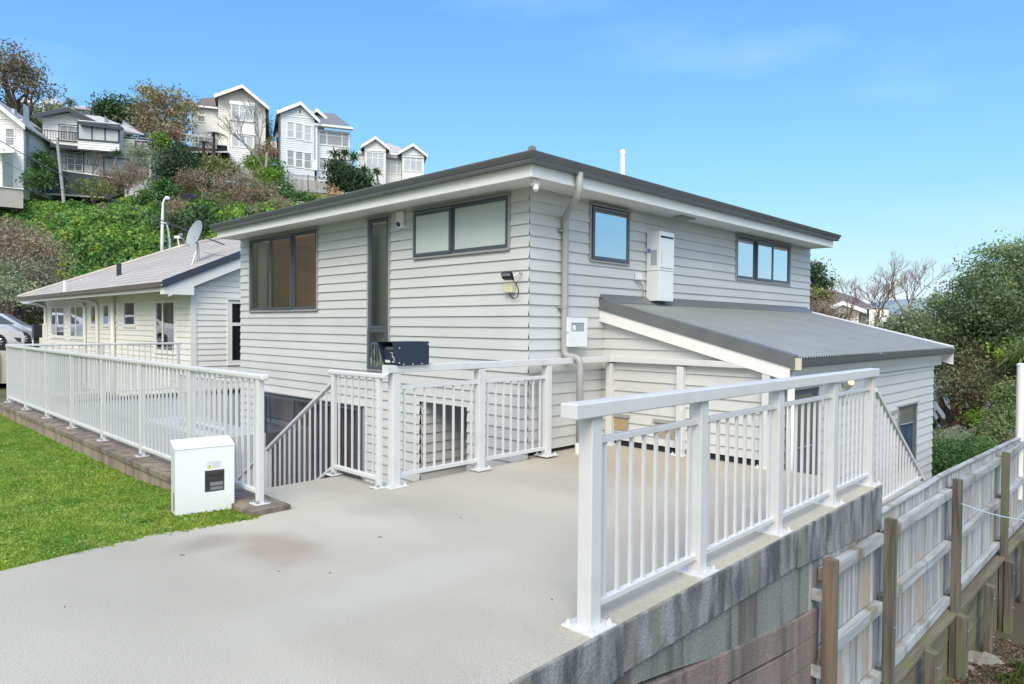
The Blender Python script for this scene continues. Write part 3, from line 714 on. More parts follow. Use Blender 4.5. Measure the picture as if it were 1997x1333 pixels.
mb = MB(); mb.hexa([(7.39, VC - .16, zroof(VC - .16) + .012), (14.3, VC - .16, zroof(VC - .16) + .012), (14.3, VC - .021, zroof(VC) + .035), (7.39, VC - .021, zroof(VC) + .035),
                    (7.39, VC - .16, zroof(VC - .16) + .02), (14.3, VC - .16, zroof(VC - .16) + .02), (14.3, VC - .021, zroof(VC) + .09), (7.39, VC - .021, zroof(VC) + .09)])
mb.build('apron_flashing', M_gut, house)
mb = MB()
gp2 = [(.0, 1.13), (.07, 1.13), (.085, 1.15), (.10, 1.20), (.105, 1.222), (.095, 1.222), (.075, 1.16), (.065, 1.145), (.0, 1.145)]
mb.sweep(gp2, [(7.42, 3.05), (14.33, 3.05)]); mb.quad((7.418, 3.05, 1.13), (7.418, 2.945, 1.222), (7.418, 3.05, 1.225)); mb.build('lean_to_gutter', M_gut, house)
mb = MB(); mb.hexa([(7.392, 2.93, 1.11), (7.418, 2.93, 1.11), (7.418, 3.05, 1.11), (7.392, 3.05, 1.11), (7.392, 2.93, 1.235), (7.418, 2.93, 1.235), (7.418, 3.05, 1.24), (7.392, 3.05, 1.24)]); mb.build('gutter_stop', M_cream, house)
mb = MB(); mb.box(7.66, 14.2, 3.14, 3.165, .93, 1.14); mb.build('lean_to_fascia', M_side, house, bevel=.003)
mb = MB(); mb.tube([(7.56, 3.1, 1.12), (7.56, 3.1, -1.15)], .04, 12); mb.build('lean_to_downpipe', M_white, house, smooth=True)
# louvred wall vents beside the deck
M_vent = mat('ochre_vent', (.55, .42, .22), .5)
def vent(fr, s0, s1, z0, z1, m, parent):
    mb = MB(); fbox(mb, fr, s0 - .03, s1 + .03, z0 - .02, z1 + .02, 0, .024); fbox(mb, fr, s0 - .05, s1 + .05, z1 + .021, z1 + .06, 0, .05); fr_ = mb.build('wall_vent', M_trimgrey, parent)
    mb = MB(); n = 9
    for i in range(n):
        z = z0 + (z1 - z0) * (i + .2) / n
        for a, b in ((s0, (s0 + s1) / 2 - .006), ((s0 + s1) / 2 + .006, s1)): fbox(mb, fr, a, b, z, z + (z1 - z0) * .6 / n, .0245, .032)
    mb.build('louvre', m, fr_)
vent(SL, 5.20, 5.42, .215, .355, M_vent, house); vent(SL, 4.52, 4.74, .205, .345, M_vent, house); vent(SF, 9.42, 9.60, .60, .80, M_white, house)
vent(SF, 11.35, 11.6, .05, .25, M_white, house)

# ------------------------------------------------------------------ balustrades
def post(parent, x, y, z0, z1, w=.09, plate=.20, m=M_rail, hexs=True, name='post', tall=.016, both=((-1, -1), (1, -1), (1, 1), (-1, 1))):
    mb = MB(); mb.box(x - w / 2, x + w / 2, y - w / 2, y + w / 2, z0 + .002, z1); p = mb.build(name, m, parent, bevel=.006)
    if plate:
        mb = MB(); mb.box(x - plate / 2, x + plate / 2, y - plate / 2, y + plate / 2, z0, z0 + tall); pl = mb.build('base_plate', m, p, bevel=.004)
        if hexs:
            d = plate / 2 - .027
            for a, b in both:
                mb = MB(); mb.tube([(x + a * d, y + b * d, z0 + tall), (x + a * d, y + b * d, z0 + tall + .016)], .014, 6); cyl(mb, (x + a * d, y + b * d, z0 + tall + .015), (x + a * d, y + b * d, z0 + tall + .026), .008, 6)
                mb.build('bolt', m if w > .08 else M_steel, p)
    return p
BAL = {}
def baluster(parent, x, y, z0, z1, w=.019):
    key = (round(z1 - z0, 3), w)
    if key not in BAL:
        me = bpy.data.meshes.new('baluster'); h = w / 2; L = z1 - z0
        v = [(a * h, b * h, c * L) for c in (0, 1) for a, b in ((-1, -1), (1, -1), (1, 1), (-1, 1))]
        me.from_pydata(v, [], [(0, 1, 5, 4), (1, 2, 6, 5), (2, 3, 7, 6), (3, 0, 4, 7), (3, 2, 1, 0), (4, 5, 6, 7)]); me.materials.append(M_rail)
        BAL[key] = me
    o = bpy.data.objects.new('baluster', BAL[key]); COL.objects.link(o); o.parent = parent
    og = org(parent); o.location = (x - og.x, y - og.y, z0 - og.z); return o
def bar(parent, name, p0, p1, w, h, m=M_rail, bevel=.004):
    """rectangular bar from p0 to p1 (centres), width w in plan, height h"""
    p0, p1 = Vector(p0), Vector(p1); d = (p1 - p0); pl = Vector((d.x, d.y, 0)).normalized(); n = Vector((-pl.y, pl.x, 0)) * w / 2; z = Vector((0, 0, h / 2))
    mb = MB(); mb.hexa([p0 - n - z, p1 - n - z, p1 + n - z, p0 + n - z, p0 - n + z, p1 - n + z, p1 + n + z, p0 + n + z])
    return mb.build(name, m, parent, bevel=bevel)
# A: right-hand edge of the driveway
A = thing('balustrade', 'nearest white balustrade along the right edge of the driveway on the stained beam', 'balustrade', (2.83, 2.19, 0))
AU = [2.83, 3.962, 5.16, 6.34, 7.425]; AY = lambda u: 2.188 + (u - 2.83) * .0155
for u in AU: post(A, u, AY(u), .0, 1.095, .09, .205, both=((-1, -1), (-1, 1), (1, -1), (1, 1)))
bar(A, 'cap_rail', (2.62, AY(2.62) - .02, 1.135), (7.49, AY(7.49) - .02, 1.122), .105, .078, bevel=.007)
for i in range(4):
    a, b = AU[i] + .045, AU[i + 1] - .045
    ya, yb = AY(a), AY(b)
    bar(A, 'infill_rail', (a, ya, .962), (b, yb, .962), .04, .032, bevel=.003); bar(A, 'infill_rail', (a, ya, .108), (b, yb, .108), .04, .032, bevel=.003)
    n = 8
    for k in range(n):
        u = a + (b - a) * (k + .5 + .12) / (n + .24); baluster(A, u, AY(u), .12, .95)
    for z in (.962, .108):
        mb = MB(); mb.box(a, a + .004, ya - .026, ya + .026, z - .02, z + .04); mb.box(b - .004, b, yb - .026, yb + .026, z - .02, z + .04); o = mb.build('fixing_plate', M_rail, A)
# M and N: between driveway and house, turning along the lean-to
B = thing('corner_balustrade', 'white balustrade between the driveway and the house corner, turning along the lean-to wall', 'balustrade', (3.97, 5.44, 0))
MU = [3.972, 5.09, 6.18]; MY = 5.44
for u in MU: post(B, u, MY, .0 + (u - 3.97) * .008, 1.095, .09, .205)
NX, NY = 7.445, [5.44, 4.385, 3.315]
for i, v in enumerate(NY): post(B, NX, v, .0, 1.08, .09, .19)
mb = MB(); mb.sweep([(-.05, 1.097), (.05, 1.097), (.05, 1.17), (-.05, 1.17)], [(3.87, MY), (NX, MY), (NX, 3.17)]); mb.build('cap_rail', M_rail, B, bevel=.006)
for i in range(2):
    a, b = MU[i] + .045, MU[i + 1] - .045
    bar(B, 'infill_rail', (a, MY, .955), (b, MY, .955), .04, .04, bevel=.003); bar(B, 'infill_rail', (a, MY, .11), (b, MY, .11), .04, .04, bevel=.003)
    for k in range(8): baluster(B, a + (b - a) * (k + .6) / 8.2, MY, .12, .94)
# S: short panel beside the steps, with the sloping handrail
C = thing('stair_balustrade', 'white balustrade with sloping handrail beside the steps down to the glass doors', 'balustrade', (3.84, 5.5, 0))
SX = 3.84
post(C, SX, 5.50, 0, 1.045, .05, .13); post(C, SX, 6.30, 0, 1.045, .05, .13)
bar(C, 'cap_rail', (SX, 5.395, 1.07), (SX, 6.375, 1.065), .065, .05, bevel=.014)
bar(C, 'bottom_rail', (SX, 5.525, .09), (SX, 6.275, .09), .04, .05, bevel=.012)
for k in range(6): baluster(C, SX, 5.525 + .75 * (k + .6) / 6.2, .11, 1.05, .016)
sl = -.61; zr = lambda v: .93 + (v - 6.33) * sl
bar(C, 'handrail', (SX, 6.33, .95), (SX, 9.5, .95 + 3.17 * sl), .06, .045, bevel=.012)
bar(C, 'bottom_rail', (SX, 6.33, .07), (SX, 9.5, .07 + 3.17 * sl), .04, .04, bevel=.01)
v = 6.45
while v < 9.4:
    if abs(v - 7.75) > .03: baluster(C, SX, v, .09 + (v - 6.33) * sl, .94 + (v - 6.33) * sl, .016)
    v += .112
mb = MB(); mb.box(SX - .025, SX + .025, 7.74, 7.79, -1.2, .93 + 1.43 * sl); mb.build('post', M_rail, C, bevel=.004)
mb = MB(); mb.box(SX - .025, SX + .025, 9.45, 9.5, -1.8, .93 + 3.14 * sl); mb.build('post', M_rail, C, bevel=.004)
# L: long fence on the low wall beside the lawn
L = thing('long_balustrade', 'long white balustrade on the low brick-edged wall beside the lawn', 'balustrade', (2.68, 5.55, .04))
LX = lambda v: 2.678 + (v - 5.55) * .0045
LV = [5.55, 7.03, 8.46, 9.93, 11.41, 12.88, 14.38, 15.86]
for v in LV: post(L, LX(v), v, .045, 1.09, .055, .13, tall=.012)
bar(L, 'cap_rail', (LX(5.44), 5.44, 1.113), (LX(15.9), 15.92, 1.113), .07, .052, bevel=.016)
rest = MB(); cnt = 0
for i in range(len(LV) - 1):
    a, b = LV[i] + .028, LV[i + 1] - .028
    bar(L, 'bottom_rail', (LX(a), a, .145), (LX(b), b, .145), .04, .045, bevel=.012)
    n = 12
    for k in range(n):
        v = a + (b - a) * (k + .55) / (n + .1)
        baluster(L, LX(v), v, .16, 1.09, .019); cnt += 1
# low wall under it
M_lwall = wallmat('mossy_concrete_capping', (.27, .225, .175), (.17, .14, .11), (.12, .10, .08), (.16, .15, .04), 3)
M_lwall2 = wallmat('buff_blocks', (.34, .29, .22), (.26, .215, .165), (.19, .155, .12), (.20, .18, .06), 3)
lw_ = thing('low_garden_wall', 'low mossy brown block wall with capping slabs between lawn and long balustrade', 'garden wall', (2.65, 5.4, -.2))
mb = MB(); v = 5.36
wx = lambda v: 2.52 + (v - 5.36) * .003
while v < 16.1:
    b = min(v + .38, 16.12); j = random.uniform(-.004, .004)
    mb.box(wx(v) + j, 2.86, v + .003, b - .002, -.030 + .012, .045 + j * .5); v = b
mb.build('capping', M_lwall, lw_, bevel=.006)
mb = MB()
for c in range(2):
    v = 5.37 + c * .18
    while v < 16.05:
        b = min(v + .385, 16.06); mb.box(wx(v) + .02 + random.uniform(-.004, .004), 2.84, v + .003, b - .003, -.022 - (c + 1) * .19, -.022 - c * .19 - .004); v = b
mb.build('block_course', M_lwall2, lw_, bevel=.005)
mb = MB(); mb.box(2.60, 2.858, 5.42, 16.0, -1.9, -.021); mb.build('backing', M_conc, lw_)
# far side of the sunken patio
M_pgwall = mat('pale_grey_rendered_wall', (.50, .54, .56), .8, var=.08, scale=2)
fw = thing('patio_wall', 'pale grey wall with dark capping at the far side of the sunken patio', 'retaining wall', (4.5, 15.85, -1.8))
mb = MB(); mb.box(2.86, 7.2, 15.8, 16.0, -1.95, -.03); mb.build('wall', M_pgwall, fw)
mb = MB(); mb.box(2.86, 7.2, 15.77, 16.02, -.029, .03); mb.build('capping', M_dark, fw, bevel=.004)
D = thing('far_balustrade', 'white balustrade crossing in front of the cream neighbouring house', 'balustrade', (4.3, 15.9, .05))
for u in (2.80, 4.30, 5.82): post(D, u, 15.95, .03, 1.10, .055, .0)
bar(D, 'cap_rail', (2.7, 15.95, 1.12), (5.9, 15.95, 1.12), .06, .045, bevel=.012)
bar(D, 'bottom_rail', (2.8, 15.95, .14), (5.85, 15.95, .14), .04, .04, bevel=.01)
for k in range(26): baluster(D, 2.9 + k * .112, 15.95, .15, 1.10, .016)
G = thing('lower_balustrade', 'lower white balustrade seen through the bars near the house wall', 'balustrade', (5.3, 13, -.4))
for v in (12.3, 13.4, 14.4): post(G, 5.3, v, -.45, .53, .05, .0)
bar(G, 'cap_rail', (5.3, 12.2, .545), (5.3, 14.45, .545), .06, .045, bevel=.012); bar(G, 'bottom_rail', (5.3, 12.3, -.34), (5.3, 14.4, -.34), .04, .04, bevel=.01)
for k in range(17): baluster(G, 5.3, 12.4 + k * .118, -.33, .53, .016)
mb = MB(); mb.box(5.0, 6.0, 12.2, 15.77, -1.8, -.46); solo('planter_wall', mb, M_pgwall, 'pale block step under the lower balustrade by the house', 'step', (5.5, 14, -1.8))
# triangular balustrade at the side steps
T = thing('triangular_balustrade', 'white triangular balustrade sloping down behind the top of the paling fence', 'balustrade', (7.6, 2.2, -.3))
tb = lambda u: -.235 + (u - 7.5) * .02; tt = lambda u: .985 + (u - 7.428) * (-.175 - .985) / (9.231 - 7.428)
bar(T, 'handrail', (7.45, 2.22, tt(7.45) - .02), (9.28, 2.22, tt(9.28) - .02), .05, .045, bevel=.006)
bar(T, 'bottom_rail', (7.48, 2.22, tb(7.5) + .02), (9.25, 2.22, tb(9.2) + .02), .04, .035, bevel=.006)
u = 7.58
while u < 9.1: baluster(T, u, 2.22, tb(u) + .03, tt(u) - .03, .019); u += .112
# ------------------------------------------------------------------ things fixed to the house
# gas water heater
hx0, hx1, hv = 8.02, 8.42, 5.57
def pv_(px, py, v):
    d = Mc.transposed() @ Vector(((px - 998.5) / F, (py - 666.5) / F, 1)); t = v / d.y; return Vector((0, 0, CAMZ)) + d * t
hb = pv_(1286, 586, 5.35); hr = pv_(1314, 586, 5.35); zt = pv_(1286, 449, 5.35).z
h0, h1, z0h = hb.x, hr.x, hb.z
ht = thing('gas_water_heater', 'tall white gas water heater mounted on the right-hand wall above the lean-to', 'water heater', (h0 + .15, 5.45, z0h))
zm = pv_(1286, 527, 5.35).z
mb = MB(); mb.box(h0, h1, 5.352, 5.575, zm + .003, zt); mb.build('casing', M_white_e, ht, bevel=.008)
mb = MB(); mb.box(h0 + .003, h1 - .003, 5.356, 5.575, z0h, zm); mb.build('pipe_cover', M_white_e, ht, bevel=.006)
mb = MB(); mb.box(h0 + .02, h1 - .04, 5.345, 5.353, zt - .09, zt - .065); mb.build('flue_slot', M_black, ht)
for k in range(3):
    mb = MB(); a = h0 + .02 + k * (h1 - h0 - .04) / 3; mb.box(a, a + (h1 - h0) / 4, 5.348, 5.353, zm + .04, zm + .046); mb.build('air_slot', M_black, ht)
M_label = mat('grey_label', (.42, .46, .50), .5, var=.25, scale=30); M_bluelab = mat('blue_label', (.12, .22, .5), .5)
mb = MB(); mb.box(h0 - .002, h0, 5.40, 5.50, zm + .08, zm + .30); mb.build('warning_label', M_label, ht)
mb = MB(); mb.box(h0 - .002, h0, 5.505, 5.56, zm + .26, zm + .32); mb.build('maker_label', M_bluelab, ht)
mb = MB(); mb.box(h0 + .045, h0 + .052, 5.3495, 5.352, zm + .09, zt - .22); mb.build('printed_line', M_label, ht)
mb = MB(); a = pv_(1243, 545, 5.53); mb.box(a.x, a.x + .12, 5.52, 5.578, a.z, a.z + .095)
s_ = solo('power_isolator', mb, M_white_e, 'small white isolator switch on the wall left of the water heater', 'switch', (a.x, 5.57, a.z), bevel=.008)
mb = MB(); mb.tube([(a.x + .08, 5.55, a.z), (a.x + .10, 5.54, a.z - .05), (a.x + .17, 5.545, a.z - .10), (a.x + .20, 5.56, a.z - .3), (h0 - .02, 5.56, z0h + .05)], .009, 6)
solo('power_cable', mb, M_trimgrey, 'thin grey cable from the isolator to the water heater', 'cable', (a.x, 5.55, a.z))
# electricity meter box
mz0, mz1 = 1.30, 1.665
eb = thing('electricity_meter_box', 'white meter box with small window on the wall beside the downpipe', 'meter box', (6.95, 5.57, mz0))
a, b = pv_(1109, 640, 5.46), pv_(1145, 640, 5.46)
mz0, mz1 = pv_(1125, 675, 5.46).z, pv_(1125, 619, 5.46).z
x0, x1 = a.x, b.x
wz0, wz1 = pv_(1125, 646, 5.46).z, pv_(1125, 629, 5.46).z; wx0, wx1 = pv_(1114.5, 640, 5.46).x, pv_(1140, 640, 5.46).x
mb = MB(); mb.box(x0, x1, 5.475, 5.578, mz0, mz1); mb.build('case', M_white_e, eb, bevel=.006)
mb = MB()
mb.box(x0 - .003, x1 + .003, 5.46, 5.474, mz0 - .003, wz0); mb.box(x0 - .003, x1 + .003, 5.46, 5.474, wz1, mz1 + .003); mb.box(x0 - .003, wx0, 5.46, 5.474, wz0, wz1); mb.box(wx1, x1 + .003, 5.46, 5.474, wz0, wz1)
dd_ = mb.build('door', M_white_e, eb)
mb = MB(); mb.box(wx0, wx1, 5.468, 5.4735, wz0, wz1); mb.build('viewing_pane', M_clear, dd_)
mb = MB(); mb.box(wx0 + .03, wx0 + .09, 5.463, 5.4675, wz0 + .015, wz1 - .03); mb.build('meter', M_white_e, dd_, bevel=.003)
mb = MB(); cyl(mb, (x0 - .004, 5.465, wz0 - .01), (x0 - .02, 5.465, wz0 - .01), .008, 8); mb.build('catch', M_steel, dd_)
# alarm siren
a = Vector((UC, 8.05, 2.95))
sn = thing('alarm_siren', 'white wall siren with dark blue lens between slit window and frosted window', 'alarm', (UC, 8.05, 2.92))
mb = MB(); y0, y1 = 7.975, 8.125
mb.hexa([(UC - .055, y0 + .02, 2.925), (UC - .055, y1 - .02, 2.925), (UC - .02, y1, 2.925), (UC - .02, y0, 2.925), (UC - .075, y0, 2.99), (UC - .075, y1, 2.99), (UC - .02, y1, 2.99), (UC - .02, y0, 2.99)])
mb.hexa([(UC - .075, y0, 2.991), (UC - .075, y1, 2.991), (UC - .02, y1, 2.991), (UC - .02, y0, 2.991), (UC - .075, y0, 3.165), (UC - .075, y1, 3.165), (UC - .02, y1, 3.165), (UC - .02, y0, 3.165)])
mb.build('case', M_white, sn, bevel=.012)
M_blens = mat('blue_lens', (.01, .02, .12), .15)
mb = MB(); mb.tube([(UC - .072, 8.06, 2.985), (UC - .084, 8.06, 2.978)], [.042, .03], 14); mb.build('lens', M_blens, sn)
# flood light with junction box and cable
fl = thing('flood_light', 'small black flood light over a cream junction box near the house corner', 'flood light', (UC, 5.85, 2.0))
mb = MB(); mb.box(UC - .085, UC - .02, 5.79, 5.93, 1.955, 2.075); mb.build('junction_box', M_cream, fl, bevel=.006)
mb = MB(); mb.hexa([(UC - .14, 5.73, 2.12), (UC - .14, 5.90, 2.12), (UC - .10, 5.90, 2.10), (UC - .10, 5.73, 2.10), (UC - .17, 5.73, 2.185), (UC - .17, 5.90, 2.185), (UC - .14, 5.90, 2.20), (UC - .14, 5.73, 2.20)])
hd = mb.build('lamp_head', M_black, fl, bevel=.004)
mb = MB(); mb.hexa([(UC - .1435, 5.745, 2.130), (UC - .1435, 5.885, 2.130), (UC - .142, 5.885, 2.130), (UC - .142, 5.745, 2.130), (UC - .169, 5.745, 2.178), (UC - .169, 5.885, 2.178), (UC - .166, 5.885, 2.178), (UC - .166, 5.745, 2.178)]); mb.build('lens', M_clear, hd)
mb = MB(); mb.tube([(UC - .13, 5.72, 2.14), (UC - .08, 5.69, 2.18), (UC - .02, 5.69, 2.18)], .01, 8); mb.build('bracket', M_steel, fl)
mb = MB(); mb.tube([(UC - .11, 5.76, 2.11), (UC - .09, 5.71, 2.05), (UC - .07, 5.69, 1.98), (UC - .06, 5.72, 1.90), (UC - .05, 5.79, 1.88), (UC - .05, 5.85, 1.92), (UC - .05, 5.87, 1.956)], .006, 8); mb.build('cable', M_black, fl, smooth=True)
# soffit sensor
mb = MB(); mb.box(5.62, 5.72, 5.16, 5.22, 3.10, 3.176); mb.tube([(5.66, 5.17, 3.10), (5.64, 5.15, 3.04)], [.035, .028], 12)
solo('motion_sensor', mb, M_white, 'small white motion sensor under the soffit at the house corner', 'sensor', (5.66, 5.19, 3.17), bevel=.004)
# camera and box on the lean-to wall
mb = MB(); a = pv_(1660, 745, 2.95); mb.tube([a, a + Vector((.18, .12, -.09))], .04, 12); mb.tube([a + Vector((.12, .09, -.09)), a + Vector((.13, .24, -.16))], .014, 8)
solo('wall_camera', mb, M_cream, 'cream tubular spotlight on the lean-to wall seen over the balustrade', 'spotlight', tuple(a), bevel=0)

# ------------------------------------------------------------------ letterbox with the number 3
LB = thing('letterbox', 'dark blue steel letterbox with number 3 standing on the white balustrade rail', 'letterbox', (4.1, 5.44, 1.17))
bx0, bx1, by0, by1, bz0, bz1 = 3.96, 4.33, 5.36, 5.60, 1.171, 1.392
mb = MB(); t = .004
# side walls slope back towards the mouth; roof overhangs the slot
for y in (by0, by1 - t): mb.hexa([(bx0 - .0, y, bz0), (bx1, y, bz0), (bx1, y + t, bz0), (bx0, y + t, bz0), (bx0 - .075, y, bz1), (bx1, y, bz1), (bx1, y + t, bz1), (bx0 - .075, y + t, bz1)])
mb.box(bx0 - .075, bx1, by0, by1, bz1 + .0005, bz1 + .004); mb.box(bx0, bx1, by0 + t + .001, by1 - t - .001, bz0, bz0 + .004); mb.box(bx1 - .004, bx1 - .0005, by0 + t + .001, by1 - t - .001, bz0 + .005, bz1)
mb.build('body', M_navy, LB)
mb = MB(); mb.hexa([(bx0 + .015, by0 + .006, bz0 + .005), (bx0 + .025, by0 + .006, bz0 + .005), (bx0 + .025, by1 - .006, bz0 + .005), (bx0 + .015, by1 - .006, bz0 + .005),
                    (bx0 - .018, by0 + .006, bz0 + .145), (bx0 - .008, by0 + .006, bz0 + .145), (bx0 - .008, by1 - .006, bz0 + .145), (bx0 - .018, by1 - .006, bz0 + .145)])
fp = mb.build('front_panel', M_navy, LB)
mb = MB(); mb.box(bx0 + .0, bx0 + .012, by0 + .03, by1 - .02, bz0 + .147, bz0 + .172); mb.build('slot_flap', M_steel, LB)
fpf = lambda y, z: Vector((bx0 + .015 - .033 * (z - .005) / .14 - .004, y, bz0 + z))     # a point on the sloping front panel
yc = by0 + .085
sh = [(-.022, .118), (.018, .118), (-.004, .088), (.010, .078), (.018, .062), (.018, .045), (.008, .030), (-.010, .026), (-.022, .034)]
M_num = mat('white_lettering', (.8, .8, .78), .4)
mb = MB(); mb.tube([fpf(yc - a, z) for a, z in sh], .0035, 6); mb.build('number_three', M_num, fp)
mb = MB(); p = [fpf(by1 - .10, .02), fpf(by1 - .02, .02), fpf(by1 - .02, .045), fpf(by1 - .10, .045)]; mb.quad(*[q + Vector((-.001, 0, 0)) for q in p]); mb.build('sticker', M_num, fp)
for x, z in ((bx0 + .01, bz0 + .165), (bx0 + .01, bz0 + .025), (bx1 - .012, bz1 - .022), (bx0 + .06, bz0 + .008), (bx0 + .17, bz0 + .008), (bx0 + .28, bz0 + .008)):
    mb = MB(); cyl(mb, (x, by0, z), (x, by0 - .004, z), .0055, 10); mb.build('rivet', M_num, LB)
# ------------------------------------------------------------------ white gas meter box on the lawn
GM = thing('gas_meter_box', 'white gas meter box with dark viewing window on the grass before the long balustrade', 'meter box', (2.3, 5.7, -.1))
c0 = Vector((2.10, 5.83, 0)); c1 = c0 + Vector((.977, -.215, 0)) * .452; sdir = (c1 - c0).normalized(); Lx = (c1 - c0).length; ndir = Vector((-.716, -.698, 0)).normalized()
ndir = Vector((sdir.y, -sdir.x, 0))
if ndir.y > 0: ndir = -ndir
GF = Fr((c0.x, c0.y, 0), tuple(sdir), tuple(ndir))
def gp_(s, z, n=0): return GF.p(s + z * .0, z + s * .015, n)
def gbox(mb, s0, s1, z0, z1, n0, n1, sl=.0):
    mb.hexa([gp_(s0, z0, n1), gp_(s1, z0, n1), gp_(s1, z0, n0), gp_(s0, z0, n0), gp_(s0, z1, n1), gp_(s1, z1, n1), gp_(s1, z1 + sl, n0), gp_(s0, z1 + sl, n0)])
zb_, zt_ = -.03, .528
win = (.222, .375, .155, .335)
mb = MB(); gbox(mb, 0, Lx, zb_, zt_, -.24, -.035, .0); mb.build('case', M_white_e, GM, bevel=.004)
mb = MB()
gbox(mb, 0, Lx, zb_, win[2], -.034, 0); gbox(mb, 0, Lx, win[3], zt_, -.034, 0); gbox(mb, 0, win[0], win[2], win[3], -.034, 0); gbox(mb, win[1], Lx, win[2], win[3], -.034, 0)
cv = mb.build('cover', M_white_e, GM)
mb = MB(); gbox(mb, -.006, Lx + .006, zt_ + .001, zt_ + .006, -.25, .006, .045); mb.build('lid', M_white_e, GM, bevel=.002)
M_mdark = mat('meter_interior', (.035, .025, .03), .4, col2=(.16, .12, .10), scale=14, stretch=(.3, .3, 2))
mb = MB(); gbox(mb, win[0], win[1], win[2], win[3], -.0345, -.0305); vp = mb.build('window_backing', M_mdark, GM)
mb = MB(); gbox(mb, win[0] + .045, win[1] - .006, win[2] + .045, win[2] + .075, -.030, -.022); mb.build('dial', M_num, GM)
mb = MB(); gbox(mb, win[0] + .045, win[1] - .006, win[2] + .01, win[2] + .035, -.030, -.022); mb.build('dial', M_num, GM)
mb = MB(); q = [gp_(win[0], win[2], -.008), gp_(win[1], win[2], -.008), gp_(win[1], win[3], -.008), gp_(win[0], win[3], -.008)]; mb.quad(*q); mb.build('viewing_window', glassmat('acrylic', (.85, .85, .85), .0), GM)
M_lab2 = mat('pale_label', (.66, .70, .74), .5, col2=(.60, .60, .66), scale=60); M_yel = mat('yellow_sign', (.75, .72, .08), .5)
mb = MB(); gbox(mb, .235, .345, .35, .41, .0005, .0012); lb = mb.build('warning_label', M_lab2, GM)
mb = MB(); mb.quad(gp_(.24, .352, .0016), gp_(.277, .352, .0016), gp_(.2585, .388, .0016)); mb.build('warning_triangle', M_yel, lb)
mb = MB(); mb.quad(gp_(.2565, .356, .002), gp_(.2605, .356, .002), gp_(.262, .376, .002), gp_(.255, .376, .002)); mb.build('flash_mark', M_black, lb)
M_print = mat('print_lines', (.35, .38, .45), .5)
mb = MB()
for k in range(5): gbox(mb, .285, .338 - .006 * (k % 2), .356 + k * .009, .3575 + k * .009, .0013, .0016)
o = mb.build('fine_print', M_print, lb); o['kind'] = 'stuff'
mb = MB(); mb.hexa([GF.p(-.0015, .02, -.05), GF.p(-.0015, .02, -.09), GF.p(-.001, .02, -.09), GF.p(-.001, .02, -.05), GF.p(-.0015, .17, -.05), GF.p(-.0015, .17, -.09), GF.p(-.001, .17, -.09), GF.p(-.001, .17, -.05)]); mb.build('side_slot', M_black, GM)
mb = MB(); mb.tube([GF.p(.10, -.03, -.12), GF.p(.10, -.16, -.12)], .018, 8); mb.build('leg', M_conc, GM)
mb = MB(); mb.tube([GF.p(Lx - .02, .02, -.1), GF.p(Lx - .015, -.07, -.1)], .022, 10); mb.build('pipe_sleeve', M_black, GM)
mb = MB(); mb.tube([GF.p(Lx - .015, -.06, -.1), GF.p(Lx + .01, -.14, -.1)], .024, 10); mb.build('pipe_collar', M_white_e, GM)
# string and pole at the fence
mb = MB(); a = Vector((10.1, 1.985, -.62)); b = at(2010, 1016, 8.0)
mb.tube([a + (b - a) * t + Vector((0, 0, -.03 * math.sin(math.pi * t))) for t in [i / 10 for i in range(11)]], .006, 6)
solo('string_line', mb, mat('blue_white_cord', (.55, .68, .75), .6), 'thin pale blue cord tied to a brown fence post', 'cord', tuple(a))
mb = MB(); b0 = at(1988.5, 845, 12.7); zt = at(1988.5, 712, 12.7).z - b0.z; b0 = b0 - Vector((0, 0, 1.2)); zt += 1.2; mb.tube([b0, b0 + Vector((0, 0, zt))], .066, 18); mb.tube([b0 + Vector((0, 0, zt)), b0 + Vector((0, 0, zt + .04))], [.074, .06], 18)
solo('white_pole', mb, M_white, 'thick white capped pole standing behind the paling fence', 'pole', tuple(b0), smooth=False)

# ------------------------------------------------------------------ neighbouring house
M_ncream = mat('cream_weatherboard_paint', (.82, .80, .735), .6, var=.06, scale=1, rnd=.03)
M_ntile = mat('taupe_roof_tiles', (.46, .43, .39), .7, var=.12, scale=1.2, bump=.6, bscale=5, bstretch=(1, 5, 1), rnd=.05)
M_ntrim = mat('cream_trim', (.82, .81, .77), .5, var=.04)
M_slats = mat('brown_venetian_blind', (.22, .19, .17), .6)
nb = thing('neighbour_house', 'cream single-storey weatherboard house with taupe tiled roof beyond the long balustrade', 'house', (10, 26, -.5))
NU, NV, NVE, NUE = 7.0, 18.3, 33.4, 15.4
EU, EV, EVE = 6.25, 18.02, 34.2; RU = 11.0; nsl = .45; EZ = 2.58; RZ = EZ + nsl * (RU - EU)
NLf = Fr((NU, 0, 0), (0, 1, 0), (-1, 0, 0)); NRf = Fr((0, NV, 0), (1, 0, 0), (0, -1, 0))
nw = [(30.44, 32.5, .99, 2.2), (27.74, 29.70, .99, 2.2), (26.35, 27.1, 1.45, 2.2), (25.0, 25.7, 1.45, 2.2), (24.2, 24.7, 1.45, 2.2), (22.5, 23.6, 1.45, 2.25), (19.35, 20.85, .75, 2.2)]
mb = MB(); siding(mb, NLf, NV, NVE, -1.9, 2.62, .15, nw, 0); mb.build('side_wall', M_ncream, nb)
mb = MB(); siding(mb, NRf, NU, NUE, -1.9, 5, .15, [(7.95, 9.3, .48, 2.2)], 0, hps=[(-nsl, 1, EZ - .12 - nsl * EU), (nsl, 1, EZ - .12 + nsl * (2 * RU - EU))]); mb.build('gable_wall', M_ncream, nb)
mb = MB(); mb.box(NU - .03, NU + .12, NV - .035, NV + .0, -1.5, 2.5); mb.build('corner_board', M_ntrim, nb)
